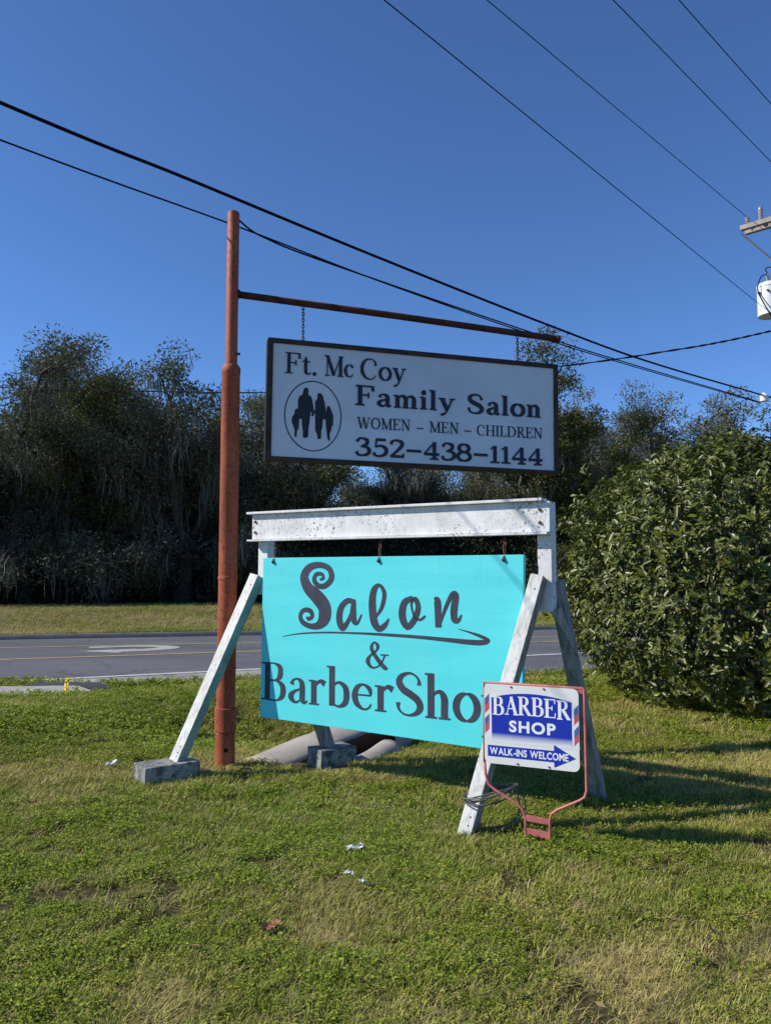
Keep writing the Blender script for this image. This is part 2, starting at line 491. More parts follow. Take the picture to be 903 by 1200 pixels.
GL = {
 'F': (.66, [STEM, n_((.16, .98), (.6, .98)), m_((.59, 1.0), (.6, .74)), n_((.16, .52), (.46, .52)), n_((.45, .66), (.45, .38)), BB, BT]),
 'M': (.98, [n_((.14, 0), (.14, 1)), K((.14, 1), (.48, .04)), n_((.48, .04), (.82, 1)), K((.82, 0), (.82, 1)), B(.14, .02, .24), B(.82, .02, .30), B(.10, .98, .2), B(.86, .98, .22)]),
 'W': (1.12, [K((.10, 1), (.34, 0)), n_((.34, 0), (.56, 1)), K((.54, 1), (.78, 0)), n_((.78, 0), (1.0, 1)), B(.1, .98, .26), B(.54, .98, .22), B(1.0, .98, .22)]),
 'C': (.78, [W((.66, .68, .7), (.66, .82, .4), (.57, .94, .05), (.42, .98, .1), (.24, .9, .6), (.12, .68, 1), (.1, .5, 1), (.12, .32, 1), (.24, .1, .6), (.42, .02, .1), (.57, .05, .05), (.67, .2, .1))]),
 'O': (.86, [E(.43, .5, .34, .49)]),
 'S': (.68, [W((.56, .72, .6), (.55, .84, .15), (.46, .95, .05), (.32, .985, .15), (.16, .9, .6), (.11, .76, 1), (.2, .6, 1), (.36, .5, 1), (.52, .38, 1), (.58, .22, 1), (.5, .08, .55), (.34, .015, .1), (.2, .04, .05), (.1, .14, .15), (.08, .29, .6))]),
 'E': (.68, [STEM, n_((.16, .98), (.58, .98)), n_((.57, 1), (.58, .76)), n_((.16, .52), (.44, .52)), n_((.43, .64), (.43, .4)), n_((.16, .02), (.60, .02)), n_((.59, 0), (.61, .26)), B(.14, .022, .28), B(.14, .978, .28)]),
 'N': (.88, [n_((.16, 0), (.16, 1)), K((.16, 1), (.70, .02)), n_((.70, 0), (.70, 1)), B(.16, .02, .26), B(.10, .98, .22), B(.70, .98, .26)]),
 'H': (.86, [STEM, K((.68, 0), (.68, 1)), n_((.16, .5), (.68, .5)), BB, BT, B(.68, .02, .32), B(.68, .98, .30)]),
 'I': (.34, [STEM, BB, BT]),
 'L': (.62, [STEM, n_((.16, .02), (.56, .02)), n_((.55, 0), (.57, .28)), BT, B(.12, .023, .24)]),
 'D': (.86, [STEM, W((.16, .98, 0), (.4, .98, .05), (.6, .86, .6), (.72, .6, 1), (.72, .4, 1), (.6, .14, .6), (.4, .02, .05), (.16, .02, 0)), B(.12, .023, .24), B(.12, .977, .24)]),
 'R': (.76, [STEM, UB, K((.34, .52), (.64, .02)), BB, B(.12, .977, .24), B(.66, .02, .2)]),
 'B': (.70, [STEM, UB, W((.16, .53, 0), (.4, .53, .05), (.57, .4, .9), (.57, .16, .9), (.42, .02, .05), (.16, .02, 0)), B(.12, .023, .24), B(.12, .977, .24)]),
 'A': (.76, [n_((.38, 1), (.12, 0)), K((.37, 1), (.64, 0)), n_((.2, .34), (.55, .34)), B(.12, .02, .24), B(.64, .02, .28)]),
 'o': (.60, [E(.30, .32, .22, .30)]),
 'c': (.54, [W((.46, .48, .9), (.42, .58, .3), (.3, .62, .05), (.16, .54, .6), (.1, .34, 1), (.14, .14, .8), (.28, .025, .1), (.4, .05, .05), (.48, .15, .1))]),
 'a': (.56, [W((.12, .47, .8), (.16, .58, .2), (.27, .625, .1), (.38, .54, .8), (.40, .36, 1), (.40, .12, 1), (.45, .03, .4), (.53, .08, .0)), W((.39, .38, 0), (.2, .3, .3), (.1, .17, 1), (.16, .05, .5), (.26, .025, .1), (.39, .13, 0))]),
 't': (.44, [W((.2, .84, .2), (.2, .62, 1), (.2, .16, 1), (.26, .04, .5), (.34, .03, .1), (.42, .11, 0)), B(.22, .62, .34)]),
 'y': (.60, [K((.12, .62), (.31, .06)), W((.50, .62, .1), (.32, .06, .2), (.22, -.16, .2), (.09, -.23, .6)), B(.12, .62, .24), B(.5, .62, .20)]),
 'm': (.88, [K((.14, 0), (.14, .62)), ARCH(.14), ARCH(.43), B(.14, .02, .24), B(.43, .02, .22), B(.72, .02, .24), B(.08, .61, .14)]),
 'n': (.60, [K((.14, 0), (.14, .62)), ARCH(.14), B(.14, .02, .25), B(.43, .02, .25), B(.08, .61, .14)]),
 'h': (.60, [K((.14, 0), (.14, 1.02)), ARCH(.14), B(.14, .02, .25), B(.43, .02, .25), B(.08, 1.0, .14)]),
 'r': (.46, [K((.14, 0), (.14, .62)), W((.14, .40, .1), (.22, .55, .2), (.32, .61, .5), (.42, .55, .9)), B(.14, .02, .26), B(.08, .61, .14)]),
 'i': (.29, [K((.14, 0), (.14, .62)), B(.14, .02, .25), B(.08, .61, .14), DOT(.14, .86)]),
 'l': (.29, [K((.14, 0), (.14, 1.02)), B(.14, .02, .25), B(.08, 1.0, .14)]),
 'b': (.60, [K((.14, .02), (.14, 1.02)), BOWL, B(.08, 1.0, .14)]),
 'p': (.60, [K((.14, -.3), (.14, .62)), BOWL, B(.14, -.28, .26), B(.08, .61, .14)]),
 'e': (.57, [n_((.11, .36), (.48, .36)), W((.48, .36, .1), (.45, .52, .6), (.3, .62, .1), (.16, .54, .6), (.1, .34, 1), (.15, .14, .8), (.3, .02, .15), (.42, .05, .05), (.49, .15, .05))]),
 '3': (.62, [W((.1, .78, .8), (.17, .94, .3), (.3, .98, .15), (.46, .88, .9), (.44, .66, .8), (.28, .53, .1)), W((.24, .53, .1), (.44, .49, .4), (.54, .34, 1), (.5, .12, .8), (.32, .02, .15), (.15, .05, .3), (.08, .22, .8))]),
 '5': (.62, [m_((.17, .95), (.52, .95)), n_((.19, .98), (.15, .52)), W((.15, .52, .1), (.3, .61, .2), (.48, .53, .8), (.55, .33, 1), (.48, .12, .8), (.3, .02, .2), (.15, .05, .3), (.08, .2, .8))]),
 '2': (.62, [W((.1, .74, .8), (.14, .9, .4), (.3, .98, .15), (.48, .88, .9), (.5, .7, 1), (.36, .42, .6), (.12, .08, .3)), m_((.08, .055), (.55, .055)), n_((.55, 0), (.56, .24))]),
 '4': (.66, [K((.44, 0), (.44, 1)), n_((.44, .98), (.06, .30)), m_((.06, .29), (.62, .29)), B(.44, .02, .32)]),
 '8': (.62, [E(.3, .755, .19, .22), E(.3, .265, .24, .25)]),
 '1': (.44, [K((.24, 0), (.24, 1)), n_((.24, .97), (.08, .82)), B(.24, .02, .36)]),
 '_': (.66, [m_((.06, .42), (.60, .42))]),
 '.': (.26, [DOT(.13, .05)]),
 '&': (.86, [W((.76, .02, .3), (.66, .05, .9), (.46, .28, .9), (.25, .6, .8), (.2, .8, .6), (.3, .965, .1), (.42, .84, .7), (.37, .66, .2), (.16, .46, .3), (.07, .26, 1), (.16, .06, .5), (.32, .02, .1), (.5, .14, .1), (.63, .38, .1), (.66, .5, .2)), B(.66, .51, .28)]),
}

def glyph_mesh(ch, sx, sz, thick, thin, y_back, depth):
    """thick/thin in cap-height units; sx/sz metres per unit"""
    bm = bmesh.new(); step = 0.00025; k = 0
    for s in GL[ch][1]:
        y1 = y_back - depth - step * k; k += 1
        wd = lambda f: (thin + (thick - thin) * f) * sz
        if s[0] == 'L':
            p = [(q[0] * sx, q[1] * sz, wd(s[2])) for q in s[1]]
            bm_ribbon(bm, p, y_back, y1)
        elif s[0] == 'W':
            c = catmull(s[1], 7)
            bm_ribbon(bm, [(q[0] * sx, q[1] * sz, wd(min(1, max(0, q[2])))) for q in c], y_back, y1)
        elif s[0] == 'E':
            q = s[1]; n = len(q); P = []
            for i in range(n):
                t = np.array(q[(i + 1) % n]) - np.array(q[i - 1]); f = abs(t[1]) / np.hypot(*t)
                P.append((q[i][0] * sx, q[i][1] * sz, wd(f)))
            bm_ribbon(bm, P, y_back, y1, True)
        elif s[0] == 'D':
            r = thick * 0.62 * sz
            bm_poly(bm, [(s[1] * sx + r * math.cos(2 * math.pi * i / 14), s[2] * sz + r * math.sin(2 * math.pi * i / 14)) for i in range(14)], y_back, y1)
    return from_bm(bm, 'letter')

def serif_line(text, parent, x0, x1, z0, cap, thick, thin, y_back, depth, material, slope=0.0, lift=None, gap=0.0, space=0.45):
    adv = [space if c == ' ' else GL[c][0] + gap for c in text]
    tot = sum(adv); sx = (x1 - x0) / tot; x = 0.0
    cache = {}
    for c, a in zip(text, adv):
        if c != ' ':
            if c not in cache:
                cache[c] = glyph_mesh(c, sx, cap, thick, thin, 0.0, depth)
                cache[c].materials.append(MATS[material])
            px = x0 + x * sx
            o = link('letter', cache[c], None, parent, (px, y_back, z0 + slope * (px - x0) + (lift(px + a * sx / 2) if lift else 0)))
        x += a

def sans_line(text, parent, x0, x1, z0, cap, y_back, depth, material, bold=0.02, space=0.35, gap=0.09, slope=0.0):
    glyphs = []
    for c in text:
        if c == ' ': glyphs.append((None, 0, space)); continue
        cu = bpy.data.curves.new('letter', 'FONT'); cu.body = c; cu.size = 1.0; cu.offset = bold; cu.resolution_u = 4
        cu.extrude = 0.01
        t = bpy.data.objects.new('letter', cu); COL.objects.link(t)
        me = bpy.data.meshes.new_from_object(t.evaluated_get(bpy.context.evaluated_depsgraph_get()))
        bpy.data.objects.remove(t); bpy.data.curves.remove(cu)
        v = np.empty(len(me.vertices) * 3); me.vertices.foreach_get('co', v); v = v.reshape(-1, 3)
        glyphs.append((me, v, v[:, 0].max() - v[:, 0].min()))
    caph = max(g[1][:, 1].max() for g in glyphs if g[0])
    tot = sum(g[2] + gap for g in glyphs) - gap; sx = (x1 - x0) / tot; x = 0.0
    for me, v, w in glyphs:
        if me:
            q = np.empty_like(v)
            q[:, 0] = (v[:, 0] - v[:, 0].min()) * sx
            q[:, 2] = v[:, 1] / caph * cap
            q[:, 1] = np.where(v[:, 2] > 0, -depth, 0.0)
            me.vertices.foreach_set('co', q.ravel()); me.update()
            me.materials.clear(); me.materials.append(MATS[material])
            px = x0 + x * sx
            link('letter', me, None, parent, (px, y_back, z0 + slope * (px - x0)))
        x += w + gap

# ------------------------------------------------------------------ the setting: ground, road, kerb, path
def clampx(x): return max(-70.0, min(70.0, x))
def white_y(x): return 18.2 + 0.44 * clampx(x)
NEAR = [(-70, white_y(-70) - 0.5), (-7.4, 14.45), (-6.0, 14.2), (-4.4, 13.95), (-2.4, 14.9), (3.0, 15.5), (9.0, 17.2), (70, white_y(70) - 3.5)]
def near_y(x):
    x = clampx(x)
    for (a, b), (c, d) in zip(NEAR, NEAR[1:]):
        if x <= c: return b + (d - b) * (x - a) / (c - a)
    return NEAR[-1][1]
def kerb_y(x): return 27.35 + 0.245 * clampx(x) if x > -20 else 22.45 + 0.44 * (clampx(x) + 20)
def sm(t): t = max(0.0, min(1.0, t)); return t * t * (3 - 2 * t)
def ground_z(x, y):
    ny, ky = near_y(x), kerb_y(x)
    if y <= ny + 0.3:
        z = -0.47 * sm(1 - (ny - y) / 5.6)
        # swale in front of the culvert, higher bank on its left
        z -= 0.34 * math.exp(-((x + 1.2) / 1.6) ** 2 - ((y - 8.5) / 1.15) ** 2)
        z += 0.07 * sm((-2.4 - x) / 1.6) * sm((y - 6.3) / 1.2) * sm((9.4 - y) / 1.6)
    elif y < ky + 0.7:
        return -0.56
    else:
        return -0.385 + 0.085 * sm((y - ky) / 20) + 0.04 * noise.noise((x * 0.15, y * 0.15, 3))
    return z + 0.022 * noise.noise((x * 0.9, y * 0.9, 0)) + 0.010 * noise.noise((x * 3.1, y * 3.1, 5))

def build_ground():
    xs = sorted(set([round(v, 3) for v in np.concatenate([np.arange(-11, 12.01, 0.25), np.arange(-40, 40.1, 2.0), np.array([-700, -400, -200, -110, -75, -55, 55, 75, 110, 200, 400, 700])])]))
    ys = sorted(set([round(v, 3) for v in np.concatenate([np.arange(0.5, 18.01, 0.25), np.arange(18, 46, 0.5), np.arange(46, 120, 5.0), np.array([-300, -100, -40, -15, -6, -2, 150, 200, 300, 500, 900])])]))
    V = [(x, y, ground_z(x, y)) for y in ys for x in xs]
    nx = len(xs)
    F = [(j * nx + i, j * nx + i + 1, (j + 1) * nx + i + 1, (j + 1) * nx + i) for j in range(len(ys) - 1) for i in range(nx - 1)]
    return tag(link('ground', from_np('ground', V, F, True), 'lawn_soil'), kind='structure')
build_ground()

def strip(name, ylo, yhi, z, m, parent=None, x0=-70, x1=70, n=140, kind='structure'):
    V, F = [], []
    for i in range(n + 1):
        x = x0 + (x1 - x0) * i / n
        V += [(x, ylo(x), z), (x, yhi(x), z)]
    for i in range(n): F.append((2 * i, 2 * i + 2, 2 * i + 3, 2 * i + 1))
    o = link(name, from_np(name, V, F), m, parent)
    if not parent: tag(o, kind=kind)
    return o
road = strip('road', lambda x: near_y(x), kerb_y, -0.500, 'asphalt')
strip('shoulder', lambda x: near_y(x) + 0.0, lambda x: max(near_y(x) + 0.02, white_y(x) - 0.22), -0.496, 'shoulder_pavement', road, x0=-7.4, x1=1.5, n=60)
strip('edge_line', lambda x: white_y(x) - 0.14, lambda x: white_y(x) + 0.06, -0.491, 'road_white', road)
y1 = lambda x: 22.03 + 0.352 * clampx(x); y2 = lambda x: 24.35 + 0.245 * clampx(x)
strip('lane_line', lambda x: y1(x) - 0.09, lambda x: y1(x) + 0.09, -0.491, 'road_yellow', road, x0=-16, x1=18)
strip('lane_line', lambda x: y2(x) - 0.07, lambda x: y2(x) + 0.07, -0.491, 'road_yellow', road, x0=-16, x1=18)
def turn_arrow():
    # left-turn arrow painted in the middle lane, lying along the road
    pts = [(-9.6, 21.30), (-9.6, 21.95), (-8.6, 22.0), (-7.2, 22.35), (-6.2, 22.62), (-5.55, 22.35), (-5.75, 21.8), (-6.5, 21.35), (-8.0, 21.02), (-8.6, 20.95), (-8.1, 21.45), (-7.0, 21.75), (-6.75, 22.0), (-7.2, 22.05), (-8.5, 21.6)]
    hx, hy = -7.3, 21.55
    bm = bmesh.new()
    # shaft bends round, two-part outline: hook + head
    path = catmull([(-8.2, 21.85, .42), (-7.6, 22.05, .42), (-6.9, 22.25, .42), (-6.1, 22.05, .5), (-6.0, 21.6, .6), (-6.5, 21.1, .62), (-7.2, 20.85, .5)], 6)
    L, Rr = [], []
    for i, p in enumerate(path):
        a, b = path[max(i - 1, 0)], path[min(i + 1, len(path) - 1)]
        t = np.array([b[0] - a[0], b[1] - a[1]]); t /= np.hypot(*t)
        L.append(bm.verts.new((p[0] - t[1] * p[2] / 2, p[1] + t[0] * p[2] / 2, -0.490))); Rr.append(bm.verts.new((p[0] + t[1] * p[2] / 2, p[1] - t[0] * p[2] / 2, -0.490)))
    for i in range(len(path) - 1): bm.faces.new((L[i], Rr[i], Rr[i + 1], L[i + 1]))
    hd = [bm.verts.new(v) for v in ((-6.9, 20.35, -0.489), (-6.75, 21.45, -0.489), (-8.1, 20.80, -0.489))]
    bm.faces.new(hd)
    link('turn_arrow', from_bm(bm, 'turn_arrow'), 'arrow_paint', road)
turn_arrow()

def build_kerb():
    V, F = [], []; n = 110
    prof = [(0.0, -0.52), (0.02, -0.385), (0.05, -0.365), (0.18, -0.36), (0.20, -0.52)]
    for i in range(n + 1):
        x = -70 + 140 * i / n
        for dy, z in prof: V.append((x, kerb_y(x) + dy, z))
    k = len(prof)
    for i in range(n):
        for j in range(k - 1): F.append((i * k + j, (i + 1) * k + j, (i + 1) * k + j + 1, i * k + j + 1))
    tag(link('kerb', from_np('kerb', V, F), 'kerb_concrete'), kind='structure')
build_kerb()
strip('verge', lambda x: kerb_y(x) + 0.17, lambda x: kerb_y(x) + 1.8, -0.372, 'lawn_soil')

def flat_slab(name, poly, z, t, m, parent=None):
    bm = bmesh.new()
    top = [bm.verts.new((x, y, z)) for x, y in poly]; bot = [bm.verts.new((x, y, z - t)) for x, y in poly]
    bm.faces.new(top); bm.faces.new(bot[::-1])
    for i in range(len(poly)): j = (i + 1) % len(poly); bm.faces.new((top[i], top[j], bot[j], bot[i]))
    return link(name, from_bm(bm, name), m, parent)
WALK = [(-20, 4.4), (-20, 5.7), (-6.6, 12.75), (-5.0, 12.9), (-4.55, 12.3), (-5.6, 11.5)]
DARK_SLAB = [(-5.95, 13.02), (-4.96, 12.97), (-4.50, 12.36), (-4.12, 12.40), (-4.85, 13.45), (-5.85, 13.45)]  # small dark grey slab beside the pavement
tag(flat_slab('pavement', WALK, -0.268, 0.30, 'walk_concrete'), kind='structure')
tag(flat_slab('dark_slab', DARK_SLAB, -0.290, 0.25, 'dark_grey'), kind='structure')

# ------------------------------------------------------------------ tall red pole with its arm
PX, PY = -1.29, 6.42
pole = empty('sign_pole', 'tall rusty red metal pipe pole with a sideways arm', 'pole', (PX, PY, -0.05))
pole.scale = (1.032, 1.032, 1.032)
link('lower_pipe', lathe_mesh('lower_pipe', [(0.076, -0.1), (0.076, 0.30), (0.078, 0.31), (0.073, 0.315), (0.073, 3.16), (0.076, 3.165), (0.076, 3.21), (0.060, 3.235)], 28), 'red_pipe', pole)
link('base_sleeve', lathe_mesh('base_sleeve', [(0.0775, 0.32), (0.084, 0.325), (0.084, 0.50), (0.0775, 0.505)], 28), 'red_pipe', pole)
link('collar', lathe_mesh('collar', [(0.0735, 1.50), (0.0775, 1.503), (0.0775, 1.525), (0.0735, 1.528)], 28), 'red_pipe', pole)
link('collar', lathe_mesh('collar', [(0.0735, 0.80), (0.0765, 0.802), (0.0765, 0.815), (0.0735, 0.818)], 28), 'red_pipe', pole)
link('upper_pipe', lathe_mesh('upper_pipe', [(0.049, 3.20), (0.049, 4.50), (0.045, 4.515)], 24), 'red_pipe', pole)
bm = bmesh.new(); bm_tube(bm, [(0.02, -0.060, 0.19), (0.0202, -0.0775, 0.19)], 0.017, 14)
link('bolt_hole', from_bm(bm, 'bolt_hole'), 'hole_shade', pole)
bm = bmesh.new(); bm_tube(bm, [(0.04, -0.02, 3.32), (0.075, -0.03, 3.32)], 0.011, 8)
link('set_screw', from_bm(bm, 'set_screw'), 'rust', pole)
AD = Vector((0.9593, 0.2823, 0))
link('arm', tube_mesh('arm', [Vector((0, 0, 3.828)) + AD * 0.03, Vector((0, 0, 3.776)) + AD * 1.4, Vector((0, 0, 3.706)) + AD * 2.95], 0.029, 14), 'arm_rust', pole)
bm = bmesh.new(); bm_tube(bm, [Vector((0, 0, 3.7065)) + AD * 2.93, Vector((0, 0, 3.704)) + AD * 2.97], 0.036, 14)
link('arm_cap', from_bm(bm, 'arm_cap', True), 'arm_rust', pole)
bm = bmesh.new(); bm_tube(bm, [Vector((0, 0, 3.829)) + AD * 0.040, Vector((0, 0, 3.827)) + AD * 0.058], 0.040, 14)
link('weld', from_bm(bm, 'weld', True), 'arm_rust', pole)

# ------------------------------------------------------------------ upper hanging sign
US_ANG = math.atan2(AD.y, AD.x)
U0, V0 = 0.290, 2.497
uorg = Vector((PX, PY, 0)) + AD * U0
usign = empty('hanging_sign', 'long white sign board with dark brown frame and navy family salon lettering', 'sign', (uorg.x, uorg.y, V0), (0, R(0.55), US_ANG))
WU, HU, FY = 2.71, 1.037, -0.070
bm = bmesh.new(); bm_box(bm, (WU / 2, 0.0, HU / 2), (WU - 0.03, 0.115, HU - 0.03))
link('panel', from_bm(bm, 'panel'), 'sign_white', usign)
for nm, c, s in (('frame_rail', (WU / 2, 0, HU - 0.021), (WU, 0.142, 0.042)), ('frame_rail', (WU / 2, 0, 0.015), (WU, 0.142, 0.030)),
                 ('frame_stile', (0.021, 0, HU / 2 - 0.006), (0.042, 0.142, HU - 0.074)), ('frame_stile', (WU - 0.021, 0, HU / 2 - 0.006), (0.042, 0.142, HU - 0.074))):
    bm = bmesh.new(); bm_box(bm, c, s, None, 0.003); link(nm, from_bm(bm, nm), 'sign_frame', usign)
YB = -0.0578
uu = lambda u: u - U0
vv = lambda u, v: v - V0 + 0.0096 * (u - U0)
def row(text, u0, u1, v, cap, thick, thin, depth, dv=0.0, gap=0.0):
    serif_line(text, usign, uu(u0), uu(u1), vv(u0, v), cap, thick, thin, YB, depth, 'letter_navy', slope=0.0096 + dv / (u1 - u0), gap=gap)
row('Ft.', .435, .715, 3.240, .180, .150, .045, .008)
row('Mc', .775, 1.035, 3.242, .178, .150, .045, .008)
row('Coy', 1.085, 1.510, 3.236, .186, .150, .045, .008)
row('Family', 1.050, 1.985, 3.006, .172, .220, .075, .008, -.004, .05)
row('Salon', 2.085, 2.845, 2.994, .176, .220, .075, .008, 0, .05)
row('WOMEN', 1.070, 1.560, 2.801, .098, .135, .050, .005, .003, .04)
row('_', 1.605, 1.680, 2.787, .100, .095, .095, .005)
row('MEN', 1.730, 2.018, 2.800, .098, .135, .050, .005, 0, .04)
row('_', 2.055, 2.132, 2.787, .100, .095, .095, .005)
row('CHILDREN', 2.180, 2.848, 2.795, .098, .135, .050, .005, .002, .04)
row('352_438_1144', 1.045, 2.845, 2.565, .154, .215, .095, .008, -.018)
bm = bmesh.new()
bm_ribbon(bm, [(uu(.683) + .243 * math.cos(2 * math.pi * k / 64), 2.889 - V0 + .300 * math.sin(2 * math.pi * k / 64), .0085) for k in range(64)], YB, YB - .003, True)
link('emblem_ring', from_bm(bm, 'emblem_ring'), 'letter_navy', usign)
FAM = [
 [(0.597,3.105),(0.604,3.122),(0.617,3.127),(0.635,3.121),(0.641,3.101),(0.635,3.077),(0.645,3.061),(0.665,3.049),(0.675,3.015),(0.686,2.955),(0.688,2.922),(0.686,2.885),(0.675,2.88),(0.664,2.893),(0.673,2.914),(0.661,2.921),(0.656,2.873),(0.647,2.792),(0.634,2.744),(0.631,2.717),(0.643,2.704),(0.617,2.691),(0.597,2.701),(0.597,2.749),(0.589,2.802),(0.586,2.856),(0.573,2.852),(0.552,2.867),(0.551,3.014),(0.561,3.048),(0.588,3.063),(0.604,3.071)],
 [(0.716,3.071),(0.729,3.088),(0.749,3.086),(0.763,3.068),(0.771,3.035),(0.783,3.002),(0.786,2.921),(0.805,2.915),(0.799,2.874),(0.778,2.861),(0.767,2.866),(0.764,2.798),(0.755,2.76),(0.745,2.736),(0.745,2.709),(0.753,2.694),(0.725,2.689),(0.721,2.729),(0.703,2.761),(0.701,2.849),(0.7,2.909),(0.686,2.901),(0.683,2.918),(0.7,2.943),(0.698,3.01),(0.719,3.029)],
 [(0.525,2.919),(0.532,2.937),(0.552,2.939),(0.559,2.918),(0.555,2.894),(0.564,2.868),(0.563,2.828),(0.56,2.767),(0.547,2.753),(0.541,2.726),(0.544,2.7),(0.53,2.696),(0.526,2.725),(0.527,2.752),(0.516,2.791),(0.503,2.818),(0.5,2.847),(0.509,2.878),(0.533,2.892)],
 [(0.798,2.962),(0.808,2.983),(0.824,2.977),(0.826,2.95),(0.822,2.929),(0.846,2.925),(0.858,2.898),(0.856,2.816),(0.845,2.806),(0.841,2.775),(0.83,2.747),(0.823,2.714),(0.832,2.687),(0.819,2.68),(0.808,2.706),(0.809,2.753),(0.799,2.776),(0.793,2.827),(0.797,2.867),(0.792,2.907),(0.805,2.926)]]
for k, f in enumerate(FAM):
    bm = bmesh.new(); bm_poly(bm, [(uu(x), z - V0 + 0.003) for x, z in f], YB, YB - .003 - .0004 * k)
    link('silhouette', from_bm(bm, 'silhouette'), 'silhouette_black', usign)

def chain_mesh(length, link_l=0.034, r=0.0042, w=0.018, top_long=False):
    bm = bmesh.new(); n = max(2, int(round(length / (link_l * 0.78)))); st = length / n
    for i in range(n):
        zc = -st * (i + 0.5); pts = []
        for k in range(15):
            a = 2 * math.pi * k / 14
            x = math.cos(a) * w / 2; z = math.sin(a) * w / 2 + math.copysign((st * 1.28 - w) / 2, math.sin(a) if abs(math.sin(a)) > 1e-6 else 1)
            pts.append((x, 0, zc + z) if i % 2 == 0 else (0, x, zc + z))
        bm_tube(bm, pts, r, 6, False)
    return from_bm(bm, 'chain', True)
for u, ztop, zbot, lab in ((0.605, 3.850, 3.528, 'short dark chain holding the left end of the white salon sign'), (2.63, 3.765, 3.508, 'short dark chain holding the right end of the white salon sign')):
    p = Vector((PX, PY, 0)) + AD * u
    c = link('hanging_chain', chain_mesh(ztop - zbot), 'chain_steel', None, (p.x, p.y, ztop))
    tag(c, lab, 'chain', 'chains of the upper sign')

# ------------------------------------------------------------------ white A-frame stand
FL = Vector((-1.02, 6.32, 0)); FR = Vector((0.99, 5.12, 0))
FD = (FR - FL).normalized(); FN = Vector((FD.y, -FD.x, 0))     # FN points towards the camera side
stand = empty('sign_stand', 'weathered white A-frame stand with splayed legs and a long top beam', 'sign stand', (0, 0, 0))
fr = lambda u, v, n=0.0: FL + FD * u + FN * n + Vector((0, 0, v))
bm = bmesh.new(); bm_beam(bm, fr(-.055, 1.925, .0), fr(2.44, 1.92, .0), 0.05, 0.200, FN, 0.004)
beam = link('beam', from_bm(bm, 'beam'), 'white_paint', stand)
bm = bmesh.new(); bm_beam(bm, fr(-.085, 2.036, .01), fr(2.40, 2.031, .01), 0.11, 0.018, FN, 0.003)
link('top_cap', from_bm(bm, 'top_cap'), 'white_paint', beam)
bm = bmesh.new(); bm_beam(bm, fr(-.085, 1.815, .014), fr(2.43, 1.810, .014), 0.085, 0.014, FN, 0.003)
link('bottom_cap', from_bm(bm, 'bottom_cap'), 'white_paint', beam)
for u in (-.02, 2.375):
    for v in (1.88, 1.965):
        bm = bmesh.new(); bm_tube(bm, [fr(u, v, .02), fr(u, v, .036)], 0.011, 8)
        link('bolt', from_bm(bm, 'bolt'), 'rust', beam)
LEGP = 0.088
def leg(top, foot, side, name='leg', paint='leg_paint', side_paint='weathered_shade_paint'):
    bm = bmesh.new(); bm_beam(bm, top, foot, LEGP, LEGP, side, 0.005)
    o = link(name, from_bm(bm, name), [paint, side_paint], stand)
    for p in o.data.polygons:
        if p.normal.dot(FD) > 0.75: p.material_index = 1  # faces turned from the sun get paint with shade in its colour
    t, f = Vector(top), Vector(foot); ax = (f - t).normalized(); sd = Vector(side); sd = (sd - ax * sd.dot(ax)).normalized()
    nn = ax.cross(sd)
    if nn.z < 0: nn = -nn
    for s in (0.955, 0.925, 0.06):
        p = t.lerp(f, s) + sd * 0.012
        bm = bmesh.new(); bm_tube(bm, [p + nn * 0.04, p + nn * 0.0465], 0.0055, 6)
        link('bolt', from_bm(bm, 'bolt'), 'rust', o)
    return o
for u, v_low, ff, rf in ((0.02, 1.38, (-1.575, 6.03, 0.150), (-0.47, 6.56, 0.135)), (2.385, 1.30, (0.475, 4.775, 0.0), (1.462, 5.46, 0.0))):
    base = fr(u, 0, -0.070)
    bm = bmesh.new(); bm_beam(bm, base + Vector((0, 0, v_low)), base + Vector((0, 0, 2.022)), 0.095, 0.095, FD, 0.004)
    link('post', from_bm(bm, 'post'), 'white_paint', stand)
    ff, rf = Vector(ff), Vector(rf)
    hd = Vector((rf.x - ff.x, rf.y - ff.y, 0)).normalized(); sd = Vector((hd.y, -hd.x, 0))
    ft = base + Vector((0, 0, 1.53)) - hd * 0.075; rt = base + Vector((0, 0, 1.50)) + hd * 0.078
    leg(ft, ff - Vector((0, 0, 0.02)), FD, side_paint='teal_shade_paint' if u < 1 else 'weathered_shade_paint'); leg(rt, rf - Vector((0, 0, 0.02)), FD, 'leg', 'weathered_shade_paint')  # rear legs: weathered paint, darkened further to stand in for shade
    # triangular gusset plate between rear leg and post
    a = base + Vector((0, 0, v_low + 0.0)) + sd * 0.052; d1 = (rf - rt).normalized()
    tri = [a + hd * -0.03, a + hd * 0.065 + Vector((0, 0, 0.03)), rt + d1 * 0.52 + sd * 0.052]
    bm = bmesh.new(); t0 = [bm.verts.new(p) for p in tri]; t1 = [bm.verts.new(p + sd * 0.012) for p in tri]
    bm.faces.new(t0); bm.faces.new(t1[::-1])
    for i in range(3): bm.faces.new((t0[i], t0[(i + 1) % 3], t1[(i + 1) % 3], t1[i]))
    link('gusset', from_bm(bm, 'gusset'), 'weathered_shade_paint', stand)

